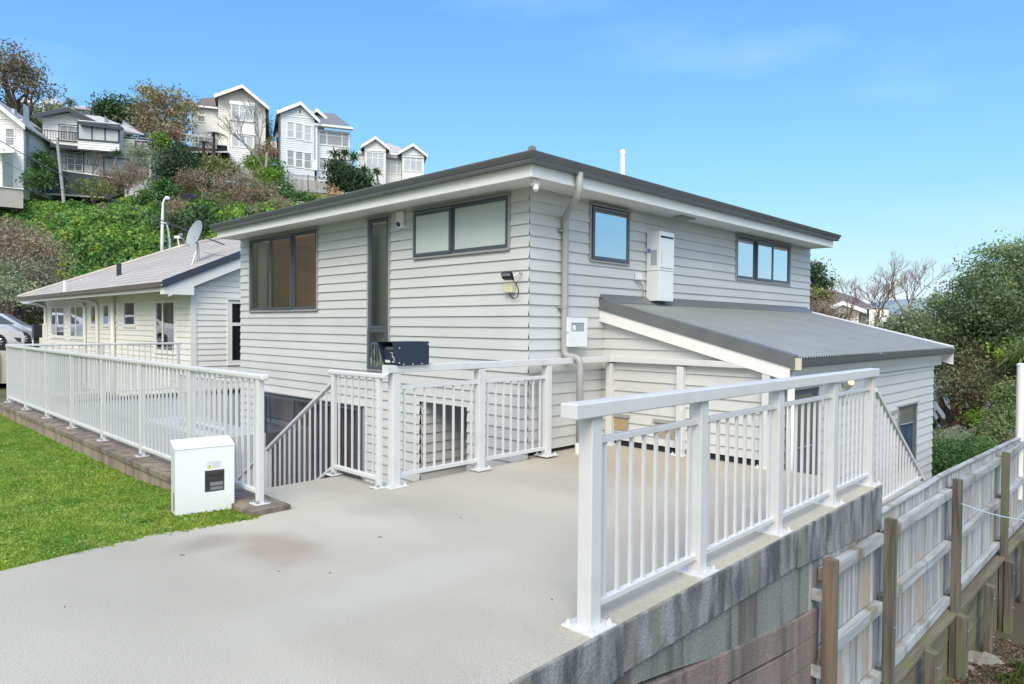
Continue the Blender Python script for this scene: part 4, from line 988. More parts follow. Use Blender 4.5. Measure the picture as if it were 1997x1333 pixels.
mb = MB(); fbox(mb, NLf, NV + 0, NVE, -1.9, 2.6, -.5, -.45); fbox(mb, NLf, NVE - .02, NVE, -1.9, 2.6, -.45, 0); mb.build('lining', M_room, nb)
mb = MB()
A0, B0 = (EU, EV, EZ), (EU, EVE, EZ); R0, R1 = (RU, EV, RZ), (RU, EVE - (RU - EU), RZ); C0, D0 = (2 * RU - EU, EV, EZ), (2 * RU - EU, EVE, EZ)
def tiles(mb, a, b, c, d, n):      # courses from eave edge a-b up to ridge edge d-c, each course slightly stepped
    a, b, c, d = map(Vector, (a, b, c, d)); nn = (b - a).cross(d - a).normalized()
    if nn.z < 0: nn = -nn
    for i in range(n):
        t0, t1 = i / n, (i + 1) / n
        p0, p1, q0, q1 = a.lerp(d, t0), b.lerp(c, t0), a.lerp(d, t1), b.lerp(c, t1)
        mb.quad(p0 + nn * .012, p1 + nn * .012, q1, q0); mb.quad(p0, p1, p1 + nn * .012, p0 + nn * .012)
tiles(mb, A0, B0, R1, R0, 17); tiles(mb, B0, D0, R1, R1, 17); tiles(mb, D0, C0, R0, R1, 17)
mb.build('roof', M_ntile, nb)
mb = MB(); mb.tube([Vector(R0) + Vector((0, 0, .02)), Vector(R1) + Vector((0, 0, .02))], .09, 8); mb.tube([Vector(B0) + Vector((0, 0, .02)), Vector(R1) + Vector((0, 0, .02))], .09, 8); mb.build('ridge_tiles', M_ntile, nb)
mb = MB(); mb.sweep([(0, EZ - .12), (.09, EZ - .12), (.11, EZ + .0), (.09, EZ + .0), (.08, EZ - .1), (0, EZ - .1)], [(EU + .02, EVE), (EU + .02, EV + .03)]); mb.build('gutter', mat('brown_gutter', (.16, .14, .125), .5), nb)
mb = MB(); mb.box(EU + .02, EU + .05, EV + .03, EVE, EZ - .22, EZ - .04); mb.box(EU + .05, NU, EV + .03, EVE, EZ - .16, EZ - .14); mb.build('eave_board', M_ntrim, nb)
M_nbarge = mat('charcoal_barge', (.045, .055, .075), .5)
def gb(mb, u0, u1, v0, v1, d0, d1):
    z = lambda u: EZ + nsl * (u - EU)
    mb.hexa([(u0, v0, z(u0) + d0), (u1, v0, z(u1) + d0), (u1, v1, z(u1) + d0), (u0, v1, z(u0) + d0), (u0, v0, z(u0) + d1), (u1, v0, z(u1) + d1), (u1, v1, z(u1) + d1), (u0, v1, z(u0) + d1)])
mb = MB(); gb(mb, EU - .05, RU, EV - .06, EV - .001, -.12, .06); mb.build('barge_cap', M_nbarge, nb)
mb = MB(); gb(mb, EU + .1, RU, EV - .0005, EV + .03, -.40, -.05); mb.hexa([(EU, EV, EZ - .3), (NU - .035, EV, EZ - .3), (NU - .035, NV, EZ - .3), (EU, NV, EZ - .3), (EU, EV, EZ - .13), (NU - .035, EV, EZ + .02), (NU - .035, NV, EZ + .02), (EU, NV, EZ - .13)]); mb.build('barge_board', M_ntrim, nb)
mb = MB(); z = lambda u: EZ + nsl * (u - EU); mb.quad((EU, EV + .03, EZ - .18), (RU, EV + .03, z(RU) - .18), (RU, NV, z(RU) - .18), (EU, NV, EZ - .18)); mb.build('verge_soffit', M_ntrim, nb)
M_glassn = glassmat('neighbour_glass', (.75, .8, .8), .12)
for i, o in enumerate(nw):
    s0, s1, z0, z1 = o
    p = [(s0, (s0 * .38 + s1 * .62), z0, z1), ((s0 * .38 + s1 * .62), s1, z0, z1)] if s1 - s0 > 1.4 else [o]
    wn = window(NLf, o, p, nb, fm=M_ntrim, gm=M_glassn, trim=M_ntrim, fw=.08)
    mb = MB(); fbox(mb, NLf, s0, s1, z0, z1, -.3, -.27); mb.build('blind', M_curtain if i < 6 else M_room, wn)
wn = window(NRf, (7.95, 9.3, .48, 2.2), [(7.95, 9.3, .48, 1.55), (7.95, 9.3, 1.55, 2.2)], nb, fm=M_ntrim, gm=M_glassn, trim=M_ntrim, fw=.10)
mb = MB()
for k in range(24): fbox(mb, NRf, 7.98, 9.27, .5 + k * .07, .555 + k * .07, -.10, -.09)
fbox(mb, NRf, 7.9, 9.4, .4, 2.3, -.2, -.19); mb.build('blind', M_slats, wn)
for v, x in ((24.35, .06), (26.1, .05), (27.55, .05), (33.1, .05)):
    mb = MB(); mb.tube([(NU - .08, v, -1), (NU - .08, v, 2.1), (NU - .1, v + .1, 2.2), (NU - .2, v + .9, 2.32), (EU + .2, v + 1.6, 2.38)] if x == .05 else [(NU - .1, v, -1), (NU - .1, v, 2.42)], x, 10); mb.build('downpipe', M_ntrim, nb, smooth=True)
mb = MB(); mb.box(NU - .25, NU - .02, 33.0, 33.35, .2, 1.5); mb.build('wall_box', M_ntrim, nb)
p = at(232, 540, 23.5); mb = MB(); mb.tube([p - Vector((0, 0, .15)), p + Vector((0, 0, .42))], .075, 12); mb.tube([p + Vector((0, 0, .42)), p + Vector((0, 0, .46))], .09, 12); mb.build('roof_vent', mat('dark_green_vent', (.02, .04, .035), .4), nb)
p = Vector((EU + .1, 27.6, 2.5)); mb = MB(); mb.tube([p, p + Vector((0, 0, .5))], .06, 10); mb.build('vent_pipe', M_white_e, nb)
# satellite dish on its stand, aerial
dp0 = at(388, 516, 19.5); dm = at(386, 478, 19.5); dc = at(381, 456, 19.5)
ds = thing('satellite_dish', 'grey satellite dish on a pole on the neighbour roof', 'satellite dish', tuple(dp0))
mb = MB(); mb.tube([dp0 - Vector((0, 0, .1)), dm, dc + Vector((0, 0, -.05))], .035, 8); mb.tube([dp0 + (at(374, 516, 19.3) - dp0), dm], .014, 6); mb.build('mast', M_steel, ds)
fwd = (Vector((-.95, -.12, .32))).normalized(); sx = fwd.cross(Vector((0, 0, 1))).normalized(); sy = sx.cross(fwd).normalized()
mb = MB(); nr, na, R = 6, 28, .40
P_ = lambda r, t: dc + sx * (r * math.cos(t) * .92) + sy * (r * math.sin(t) * 1.02) + fwd * (r * r * .55 - .05)
for i in range(nr):
    for k in range(na):
        t0, t1 = 2 * math.pi * k / na, 2 * math.pi * (k + 1) / na; ra, rb = R * i / nr, R * (i + 1) / nr
        mb.quad(P_(ra, t0), P_(rb, t0), P_(rb, t1), P_(ra, t1), r=.5)
mb.build('reflector', mat('grey_dish_paint', (.30, .335, .375), .45), ds, smooth=True)
mb = MB(); mb.tube([P_(R, -math.pi / 2), dc + fwd * .42 - sy * .22], .014, 6); cyl(mb, dc + fwd * .42 - sy * .22, dc + fwd * .34 - sy * .17, .035, 8); mb.build('feed_arm', M_steel, ds)
p = at(350, 476, 23); mb = MB(); mb.tube([p - Vector((0, 0, .1)), at(346, 462, 23)], .02, 6); mb.tube([at(341, 462, 23), at(352, 462, 23)], .05, 8)
solo('wall_aerial', mb, M_white_e, 'small white aerial on the neighbour roof left of the dish', 'aerial', tuple(p))

# ------------------------------------------------------------------ foliage tools
def leaf_mesh(name, c, size, m, parent=None, aspect=.5, up=.0, jit=.35):
    """one mesh of many small pointed leaves centred on c (N x 3)"""
    c = np.asarray(c, float); n = len(c); size = np.broadcast_to(size, (n,)) * rng.uniform(1 - jit, 1 + jit, n)
    a = rng.normal(size=(n, 3)); a[:, 2] *= (1 - up * .5); a /= np.linalg.norm(a, axis=1)[:, None]
    b = rng.normal(size=(n, 3)); b -= (a * b).sum(1)[:, None] * a; b /= np.linalg.norm(b, axis=1)[:, None]
    L = (size / 2)[:, None] * a; Wd = (size * aspect / 2)[:, None] * b
    V = np.stack([c - L, c + Wd * .9 - L * .15, c + L, c - Wd * .9 - L * .15], 1).reshape(-1, 3)
    o_ = org(parent) if parent else Vector((0, 0, 0)); V = V - np.array(o_)
    me = bpy.data.meshes.new(name); me.vertices.add(4 * n); me.vertices.foreach_set('co', V.ravel())
    me.loops.add(4 * n); me.loops.foreach_set('vertex_index', np.arange(4 * n, dtype=np.int32))
    me.polygons.add(n); me.polygons.foreach_set('loop_start', np.arange(0, 4 * n, 4, dtype=np.int32)); me.polygons.foreach_set('loop_total', np.full(n, 4, dtype=np.int32))
    me.update(calc_edges=True); at_ = me.attributes.new('rnd', 'FLOAT', 'FACE'); at_.data.foreach_set('value', rng.random(n))
    me.materials.append(m); o = bpy.data.objects.new(name, me); COL.objects.link(o)
    if parent: o.parent = parent
    return o
def clumps(blobs, nclump, per, cr=.35, shell=.55):
    """leaf centres: clumps scattered through ellipsoids, denser towards their skin; leaves gathered round each clump"""
    out = []; w = np.array([b[1][0] * b[1][1] + b[1][2] * b[1][0] for b in blobs]); w = w / w.sum()
    for (c, r), wi in zip(blobs, w):
        k = max(3, int(nclump * wi)); d = rng.normal(size=(k, 3)); d /= np.linalg.norm(d, axis=1)[:, None]
        rad = (shell + (1.02 - shell) * rng.random(k) ** .7)[:, None]
        cc = np.array(c) + d * rad * np.array(r) * (1 + .12 * rng.normal(size=(k, 1)))
        s = cr * rng.uniform(.6, 1.5, (k, 1, 1))
        q = rng.normal(size=(k, per, 3)) * s * np.array([1, 1, .62]) * .55
        out.append((cc[:, None, :] + q).reshape(-1, 3))
    return np.concatenate(out)
def pblob(px, py, rx, ry, d, rd=None, dd=0):
    c = at(px, py, d + dd); k = d / F; return (tuple(c), (rx * k, (rd if rd else rx) * k, ry * k))
def limbs(mb, base, tips, r0, r1=.03, wig=.12, n=5):
    for t in tips:
        base_, t = Vector(base), Vector(t); L = (t - base_).length; pts = []
        for i in range(n + 1):
            f = i / n; p = base_.lerp(t, f); w = math.sin(math.pi * f) * L * wig
            p += Vector((random.uniform(-1, 1), random.uniform(-1, 1), random.uniform(-.3, .6))) * w * .5; pts.append(p)
        mb.tube(pts, [r0 + (r1 - r0) * (i / n) for i in range(n + 1)], 7)
M_bark = mat('dark_bark', (.09, .065, .05), .9, var=.4, scale=3, bump=.6, bscale=20)
M_barkr = mat('reddish_bark', (.20, .11, .07), .9, var=.4, scale=3, bump=.6, bscale=20)
M_barkp = mat('pinkish_brown_twigs', (.26, .17, .14), .9, var=.3, scale=3)
M_barkg = mat('grey_bark', (.26, .23, .21), .9, var=.3, scale=4)
LM = dict(
    ivy=leafmat('bright_creeper_leaves', (0.213, 0.383, 0.078), (0.106, 0.227, 0.050), (0.298, 0.426, 0.071), .35),
    scrub=leafmat('brown_olive_scrub', (0.426, 0.355, 0.234), (0.227, 0.220, 0.114), (0.185, 0.284, 0.078), .5),
    dark=leafmat('dark_evergreen_leaves', (0.071, 0.135, 0.050), (0.043, 0.085, 0.040), None, .6),
    mid=leafmat('green_shrub_leaves', (0.121, 0.234, 0.064), (0.071, 0.149, 0.043), None, .8),
    olive=leafmat('olive_green_leaves', (0.241, 0.298, 0.099), (0.156, 0.199, 0.078), (0.327, 0.256, 0.142), .7),
    gold=leafmat('golden_brown_leaves', (0.355, 0.298, 0.142), (0.227, 0.192, 0.106), (0.199, 0.270, 0.085), .5),
    brown=leafmat('brown_twiggy_leaves', (0.426, 0.327, 0.234), (0.256, 0.192, 0.142), (0.185, 0.199, 0.092), .6),
    rust=leafmat('reddish_dry_leaves', (0.270, 0.199, 0.135), (0.128, 0.142, 0.078), None, .7),
    pohu=leafmat('coastal_tree_leaves', (0.227, 0.312, 0.142), (0.099, 0.156, 0.071), (0.312, 0.383, 0.156), .35, rough=.42, trans=.35),
    pale=leafmat('pale_grey_green_leaves', (0.355, 0.412, 0.256), (0.213, 0.270, 0.156), None, .9),
    lime=leafmat('lime_green_leaves', (0.227, 0.369, 0.043), (0.128, 0.241, 0.028), None, 1.2))
def shrub(name, label, blobs, m, n, per, cr, size, group=None, base=None, trunk=True, cat='shrub', bark=None, aspect=.5, shell=.45, r0=None):
    c = np.array([b[0] for b in blobs]); lo = min(b[0][2] - b[1][2] for b in blobs)
    bz = base if base else (float(c[:, 0].mean()), float(c[:, 1].mean()), lo)
    t = thing(name, label, cat, bz, group)
    leaf_mesh('crown' if cat != 'shrub' else 'foliage', clumps(blobs, n, per, cr, shell), size, m, t, aspect)
    if trunk:
        mb = MB(); rr = r0 or .04 * max(1, (blobs[0][1][2])); limbs(mb, Vector(bz) - Vector((0, 0, .3)), [Vector(b[0]) + Vector(b[1]) * random.uniform(-.2, .3) for b in blobs], rr, rr * .25)
        mb.build('trunk' if cat != 'shrub' else 'stem', bark or M_bark, t)
    return t

# ------------------------------------------------------------------ houses up the hill
M_hw = mat('aged_white_weatherboard', (.80, .80, .785), .6, var=.08, scale=.5, rnd=.03)
M_hgrey = mat('pale_grey_weatherboard', (.70, .74, .77), .6, var=.06, scale=.5, rnd=.03)
M_hgreen = mat('pale_green_weatherboard', (.66, .70, .62), .6, var=.08, scale=.5, rnd=.03)
M_hcream = mat('warm_white_weatherboard', (.80, .785, .73), .6, var=.08, scale=.5, rnd=.03)
M_htrim = mat('white_trim', (.84, .84, .82), .5)
M_hdark = mat('navy_trim', (.03, .04, .055), .5)
M_hglass = mat('distant_window_glass', (.22, .25, .28), .12, col2=(.30, .31, .31), scale=1.5, spec=.7)
M_hglassp = mat('distant_curtained_glass', (.50, .53, .55), .2, col2=(.40, .43, .45), scale=1, stretch=(1, 1, .5), spec=.6)
M_hroofg = mat('grey_iron_roof', (.20, .205, .215), .6, var=.12, scale=1, bump=.4, bscale=6, bstretch=(6, .2, 1))
M_hroofl = mat('light_iron_roof', (.46, .45, .43), .5, var=.1, scale=1, bump=.4, bscale=6, bstretch=(6, .2, 1))
M_hroofb = mat('brown_tile_roof', (.20, .15, .125), .7, col2=(.13, .11, .10), scale=4, bump=.6, bscale=10)
class HH:
    def __init__(h, name, label, px0, py0, d, yaw=0.0, floor=0.0):
        h.d = d; h.k = d / F; h.px0, h.py0 = px0, py0; t = math.radians(yaw); h.c = math.cos(t)
        h.O = at(px0, py0, d)
        X = Vector((sa, -ca, 0)); Y = Vector((ca, sa, 0))
        h.S = X * math.cos(t) + Y * math.sin(t); h.B = -X * math.sin(t) + Y * math.cos(t)      # B points into the hill
        h.root = thing(name, label, 'house', tuple(h.O))
    def x(h, px): return (px - h.px0) * h.k / h.c
    def z(h, py): return (h.py0 - py) * h.k
    def fr(h, back=0.0): return Fr(h.O + h.B * back, h.S, -h.B)
    def P(h, px, py, back=0.0): return h.O + h.S * h.x(px) + h.B * back + Vector((0, 0, h.z(py)))
    def side(h, px, right=True):      # frame of a side wall: s runs back
        return Fr(h.O + h.S * h.x(px), h.B if right else h.B, h.S if right else -h.S)
    def wall(h, px0, px1, py0, py1, m, back=0, ops=(), hps=(), name='wall', pitch=.19):
        mb = MB(); siding(mb, h.fr(back), h.x(px0), h.x(px1), h.z(py1), h.z(py0), pitch, [(h.x(a), h.x(b), h.z(d_), h.z(c)) for a, b, c, d_ in ops], 0, hps, out=.03)
        return mb.build(name, m, h.root)
    def block(h, px0, px1, py0, py1, dep, m, back=0, hps=(), pitch=.19, ops=()):
        """front and both side walls"""
        mb = MB(); siding(mb, h.fr(back), h.x(px0), h.x(px1), h.z(py1), h.z(py0), pitch, [(h.x(a), h.x(b), h.z(d_), h.z(c)) for a, b, c, d_ in ops], 0, hps, out=.03)
        siding(mb, h.side(px0, False), back, back + dep, h.z(py1), h.z(py0) if not hps else h.z(py0) - .0, pitch, [], 0, out=.03)
        siding(mb, h.side(px1, True), back, back + dep, h.z(py1), h.z(py0), pitch, [], 0, out=.03)
        return mb.build('wall', m, h.root)
    def win(h, px0, px1, py0, py1, cols=(1,), rows=(), back=0, fm=None, gm=None, t=.09, n=.05, name='window'):
        fr = h.fr(back); s0, s1, z0, z1 = h.x(px0), h.x(px1), h.z(py1), h.z(py0); fm = fm or M_htrim
        mb = MB(); fbox(mb, fr, s0 - t, s1 + t, z1, z1 + t, 0, n + .03); fbox(mb, fr, s0 - t, s1 + t, z0 - t, z0, 0, n + .03); fbox(mb, fr, s0 - t, s0, z0, z1, 0, n); fbox(mb, fr, s1, s1 + t, z0, z1, 0, n)
        tot = sum(cols); a = 0
        for c in cols[:-1]: a += c; x = s0 + (s1 - s0) * a / tot; fbox(mb, fr, x - t * .4, x + t * .4, z0, z1, 0, n * .9)
        for r in rows: zz = z1 + (z0 - z1) * r; fbox(mb, fr, s0, s1, zz - t * .3, zz + t * .3, 0, n * .8)
        w = mb.build(name, fm, h.root)
        mb = MB(); fbox(mb, fr, s0, s1, z0, z1, .001, .03); mb.build('pane', gm or M_hglass, w); return w
    def gable(h, pxl, pxa, pxr, pyl, pya, pyr, dep, m, back=0, over=.4, th=.14, trim=None):
        """pitched roof with ridge running back from apex"""
        f, b = back - over, back + dep
        mb = MB(); T = Vector((0, 0, th))
        for (ax, ay), (cx_, cy) in (((pxl, pyl), (pxa, pya)), ((pxa, pya), (pxr, pyr))):
            p = [h.P(ax, ay, f), h.P(cx_, cy, f), h.P(cx_, cy, b), h.P(ax, ay, b)]; mb.hexa(p + [q + T for q in p])
        r = mb.build('roof', m, h.root)
        if trim:
            mb = MB()
            for (ax, ay), (cx_, cy) in (((pxl, pyl), (pxa, pya)), ((pxa, pya), (pxr, pyr))):
                g = h.B * -.06; d_ = Vector((0, 0, -.22))
                p = [h.P(ax, ay, f) + d_, h.P(cx_, cy, f) + d_, h.P(cx_, cy, f) + T * .8, h.P(ax, ay, f) + T * .8]
                mb.hexa([q + g for q in (p[0], p[1])] + [p[1], p[0]] + [q + g for q in (p[3], p[2])] + [p[2], p[3]])
            mb.build('barge_board', trim, h.root)
        return r
    def slab(h, pts, m, name='roof', th=.12):
        """pts: list of (px,py,back)"""
        mb = MB(); sn_ = h.B.dot(Vector((sa, -ca, 0))) * -1; p = [at(q[0], q[1], h.d + h.x(q[0]) * sn_ + q[2] * h.c) for q in pts]; T = Vector((0, 0, th)); mb.quad(*[q + T for q in p]); mb.quad(*reversed(p))
        for i in range(len(p)): a, b = p[i], p[(i + 1) % len(p)]; mb.quad(a, b, b + T, a + T)
        return mb.build(name, m, h.root)
    def gablehp(h, pxl, pxa, pxr, pyl, pya, pyr):
        xl, xa, xr, zl, za, zr = h.x(pxl), h.x(pxa), h.x(pxr), h.z(pyl), h.z(pya), h.z(pyr)
        s1 = (za - zl) / (xa - xl); s2 = (zr - za) / (xr - xa)
        return [(-s1, 1, zl - s1 * xl), (-s2, 1, za - s2 * xa)]
    def bar(h, pts, r, m, name='rail'):
        mb = MB(); mb.tube([h.P(*p) for p in pts], r, 6); return mb.build(name, m, h.root)
    def box(h, px0, px1, py0, py1, b0, b1, m, name):
        mb = MB(); fr = h.fr(0); fbox(mb, fr, h.x(px0), h.x(px1), h.z(py1), h.z(py0), -b1, -b0); return mb.build(name, m, h.root)
    def railing(h, px0, px1, pyt, pyb, back, m, n):
        k = h.k; mb = MB()
        mb.tube([h.P(px0, pyt, back), h.P(px1, pyt, back)], .035, 6); mb.tube([h.P(px0, pyb, back), h.P(px1, pyb, back)], .03, 6)
        for i in range(n + 1): x = px0 + (px1 - px0) * i / n; mb.tube([h.P(x, pyb, back), h.P(x, pyt, back)], .022, 4)
        return mb.build('railing', m, h.root)

# D: tall pale grey house
h = HH('tall_grey_house', 'tall pale grey two-storey hill house with attic dormer and enclosed corner balconies', 600, 372, 66, 21)
W_ = [(565, 575.5, 243, 271), (579.5, 590.5, 244, 273), (594.5, 605.5, 246, 275), (565, 575.5, 297, 325), (579.5, 590.5, 298, 327), (594.5, 605.5, 299, 328)]
h.block(553, 612, 205, 395, 9, M_hgrey, hps=h.gablehp(549, 587, 616, 229, 205, 235)); h.gable(546, 587, 621, 228, 205, 237, 9, M_hroofg, trim=M_htrim)
h.box(553, 612, 229.5, 232, -.06, -.0, M_htrim, 'belt_course')
for a, b, c, d_ in W_: h.win(a, b, c, d_, rows=(.5,), gm=M_hglassp if c < 250 else M_hglass, fm=M_htrim)
h.win(584, 589, 215, 225)
h.block(617, 677, 247, 395, 9, M_hgrey, back=.5)
h.win(622, 674, 250, 276, cols=(13, 28, 12), rows=(.28,), back=.5); h.win(622, 674, 303, 326, cols=(13, 28, 12), rows=(.28,), back=.5)
h.box(612, 681, 240, 244, -.2, .4, M_htrim, 'gutter'); h.box(613.5, 617, 244, 330, -.03, .5, M_htrim, 'corner_board')
h.slab([(612, 240, -.1), (681, 245, -.1), (650, 222, 4), (628, 222, 4)], M_hroofg); h.slab([(681, 245, -.1), (681, 245, 9), (650, 222, 5), (650, 222, 4)], M_hroofg)
h.block(607, 633, 211, 240, 3, M_hgrey, back=2.2, hps=h.gablehp(603, 619, 637, 217, 201, 217)); h.gable(602, 619, 638, 217, 201, 217, 3, M_hroofg, back=2.2, trim=M_htrim)
h.win(608, 631, 217, 231, cols=(1, 1), rows=(.5,), back=2.2)
h.win(607, 612, 313, 329, back=0, name='entry_door', gm=M_htrim)
h.block(538, 549, 268, 300, 3, M_hgrey, back=3); h.win(540, 546, 270, 292, rows=(.35,), back=3); h.slab([(536, 268, 2.7), (551, 266, 2.7), (549, 255, 4.5), (540, 256, 4.5)], M_hroofg)
h.bar([(551, 235, -.1), (551, 372, -.1)], .07, M_hroofb, 'downpipe')
# fence in front of it
fd = HH('trellis_fence', 'grey board fence with lattice top standing before the tall grey house', 600, 366, 62.5, 16)
fd.root['category'] = 'fence'
mb = MB(); x = 566.0
while x < 636: mb.box(0, 0, 0, 0, 0, 0) if False else None; fbox(mb, fd.fr(), fd.x(x), fd.x(x + 1.9), fd.z(374), fd.z(349 + (x - 566) * .035), -.02, .02); x += 2.0
mb.build('boards', M_paling, fd.root)
mb = MB(); x = 636.0
while x < 660: fbox(mb, fd.fr(), fd.x(x), fd.x(x + 2.3), fd.z(376), fd.z(350), -.02, .02); x += 2.4
o = mb.build('new_boards', mat('new_tan_boards', (.42, .28, .16), .8, rnd=.1), fd.root); o['label'] = 'newer tan boards at the right end'
mb = MB()
for i in range(34):
    x = 563 + i * 2.2
    for s in (-1, 1):
        a, b = fd.P(x, 349, 0), fd.P(x + s * 5, 342, 0); mb.tube([a, b], .012, 4)
mb.tube([fd.P(564, 342, 0), fd.P(640, 344, 0)], .03, 4); o = mb.build('lattice', M_paling, fd.root); o['kind'] = 'stuff'
for x in (566, 601, 636): fd.box(x - 1, x + 1, 340, 386, -.06, .06, M_barkg, 'post')
fd.box(566, 660, 374, 392, .05, .4, mat('mossy_lime_footing', (.30, .29, .12), .9, var=.3, scale=2), 'footing')

# C: cream gabled house with steps
h = HH('cream_gabled_house', 'tall warm white gabled hill house with bay windows and outside steps', 450, 325, 66, 20)
h.block(384, 429, 209, 350, 8, M_hw, back=1.2); h.slab([(380, 209, .9), (430, 215, .9), (430, 190, 5), (392, 194, 5)], M_hroofb); h.box(380, 430, 208, 211, .7, .95, M_htrim, 'gutter')
h.block(429, 510, 174, 352, 9, M_hcream, hps=h.gablehp(425, 470, 515, 196, 172, 207)); h.gable(423, 470, 516, 196, 171, 208, 9, M_hroofb, trim=M_hcream, over=.9)
h.block(449, 491, 201, 350, 1.0, M_hw, back=-.75); h.box(447, 493, 237, 239, -.9, -.7, M_htrim, 'sill_band'); h.box(447, 493, 262, 264, -.9, -.7, M_htrim, 'sill_band')
h.slab([(446, 201, -.95), (494, 205, -.95), (494, 205, 0), (446, 201, 0)], M_htrim, name='bay_roof')
h.win(453, 488, 208, 238, cols=(12, 11, 12), rows=(.38,), back=-.75, gm=M_hglassp); h.win(453, 488, 267, 288, cols=(1, 1, 1), back=-.75, gm=M_hglassp)
h.win(394, 405, 226, 236, back=1.2); h.win(389, 429, 267, 286, cols=(3, 1), back=1.2, gm=M_hglass, t=.12)
h.slab([(370, 297, -2.6), (447, 297, -2.6), (447, 297, 0), (370, 297, 0)], M_htrim, name='deck')
h.railing(372, 446, 283, 297, -2.6, M_htrim, 8)
for dz in (0, 4, 8): h.bar([(446, 285 + dz, -2.6), (489, 325 + dz, -2.6)], .035, M_htrim, 'stair_rail')
h.slab([(447, 298, -2.6), (490, 338, -2.6), (490, 338, -1.5), (447, 298, -1.5)], M_htrim, name='steps')
h.box(429, 446, 297, 310, -2.5, -2.3, M_dark, 'deck_base'); h.box(372, 446, 299, 330, -1.5, -1.3, M_bark, 'deck_base')

# B: white house with dark trim and navy fence
h = HH('white_house_navy_trim', 'white two-storey hill house with navy trim, balcony and glazed sunroom', 180, 340, 58, 19)
h.block(102, 200, 222, 385, 9, M_hw, hps=h.gablehp(96, 147, 196, 240, 224, 243)); h.gable(92, 146, 198, 241, 221, 247, 9, M_hroofl, trim=M_hdark, over=.8)
h.box(101, 198, 240, 242, -.08, 0, M_htrim, 'belt_course')
h.win(129, 166, 250, 278, cols=(1, 1, 1), rows=(.32,), fm=M_hdark, gm=M_hglassp); h.win(130, 165, 251, 277, cols=(1, 1, 1), rows=(.32,), fm=M_htrim, gm=M_hglassp, n=.09, t=.05)
h.slab([(97, 286, -1.2), (166, 293, -1.2), (166, 293, 0), (97, 286, 0)], M_hdark, name='balcony_floor', th=.3); h.railing(99, 163, 268, 286, -1.15, M_hdark, 15)
h.box(94, 101, 264, 330, -1.2, .6, M_hdark, 'side_screen')
h.block(165, 231, 246, 300, 3, M_hw, back=-1.6); h.slab([(153, 242, -2.0), (241, 254, -2.0), (236, 249, 0), (166, 243, 0)], M_hdark, name='sunroom_roof', th=.2)
h.win(167, 229, 251, 281, cols=(1, 1, 1), back=-1.6, fm=M_hdark, gm=M_hglassp, t=.12); h.box(165, 231, 301, 303, -1.7, -1.4, M_hdark, 'beam')
h.block(231, 276, 258, 385, 8, M_hw, back=.5); h.slab([(150, 225, 1.5), (196, 229, 1.5), (280, 263, -.1), (196, 247, -.1)], M_hroofl); h.slab([(232, 259, 0), (281, 264, 0), (281, 264, 8), (240, 235, 5)], M_hroofl); h.box(232, 281, 262, 264.5, -.15, .1, M_hdark, 'gutter')
h.win(250, 273, 266, 288, cols=(1, 1), rows=(.35,), back=.5, fm=M_hdark, gm=M_hglassp); h.win(243, 270, 312, 335, cols=(1, 1, 1), back=.5, fm=M_hdark)
h.win(100, 126, 297, 320, fm=M_hdark, gm=M_hglassp); h.win(140, 165, 300, 334, cols=(1, 1), rows=(.33, .66), fm=M_hdark, name='french_door'); h.win(141.5, 163.5, 301.5, 334, cols=(1, 1), rows=(.33, .66), fm=M_htrim, n=.09, name='french_door')
h.box(190, 232, 300, 345, -.3, -.1, M_hdark, 'carport_opening') if False else h.win(200, 240, 306, 338, cols=(1,), fm=M_hdark, gm=M_hgrey, name='garage_door')
h.railing(98, 200, 316, 331, -2.2, M_hdark, 24)
nf = HH('navy_board_fence', 'dark navy board fence stepping down in front of the white and navy house', 130, 370, 55.5, 20); nf.root['category'] = 'fence'
M_nfence = mat('navy_stained_boards', (.045, .055, .075), .7, var=.25, scale=2, rnd=.2)
mb = MB(); x = 58.0
while x < 210: fbox(mb, nf.fr(), nf.x(x), nf.x(x + 2.9), nf.z(378), nf.z(327 + (x - 58) * .095), -.02, .02); x += 3.0
mb.build('boards', M_nfence, nf.root)
mb = MB(); x = 210.0
while x < 346: fbox(mb, nf.fr(3), nf.x(x), nf.x(x + 2.9), nf.z(375), nf.z(346 + (x - 210) * .02), -.02, .02); x += 3.0
mb.build('lower_boards', M_nfence, nf.root)
mb = MB(); mb.tube([nf.P(58, 327, -.03), nf.P(210, 341, -.03)], .05, 4); mb.build('capping', M_htrim, nf.root)

# A: pale house at the left edge
h = HH('pale_green_gabled_house', 'pale green weatherboard house cut by the left edge of the picture', 20, 352, 52, 14)
h.block(-70, 42, 200, 385, 1, M_hw, hps=h.gablehp(-80, -20, 46, 262, 190, 246)); h.gable(-90, -20, 52, 275, 186, 250, 9, M_hroofl, trim=M_htrim, over=.7)
h.box(39, 43, 243, 352, -.05, .3, M_htrim, 'corner_board')
mb = MB(); siding(mb, h.side(42, True), 0, 9, -.5, h.z(240), .19, [], 0, out=.03); mb.build('side_wall', M_hgreen, h.root)
h.win(14, 27, 252, 284, rows=(.5,)); h.win(-20, -8, 250, 282, rows=(.5,)); h.block(-60, 24, 298, 385, 2, M_hgreen, back=-1.6); h.win(-6, 6, 306, 330, rows=(.5,), back=-1.6); h.slab([(-64, 299, -1.9), (28, 297, -1.9), (28, 294, .2), (-64, 294, .2)], M_htrim)
h.box(-70, 42, 232, 234, -.08, 0, M_htrim, 'belt_course'); h.bar([(12, 218, 1.5), (12, 203, 1.5)], .2, M_steel, 'flue')
mb = MB(); q = [at(-30, 395, 48), at(40, 395, 48)]; 
gk = HH('concrete_garage', 'low pale concrete garage wall at the left edge of the hillside', 0, 397, 47.5, 36); gk.root['category'] = 'garage'; gk.box(-60, 30, 365, 402, 0, 4, M_conc, 'wall'); gk.box(-61, 31, 363.5, 365, -.1, 4.1, M_htrim, 'capping')

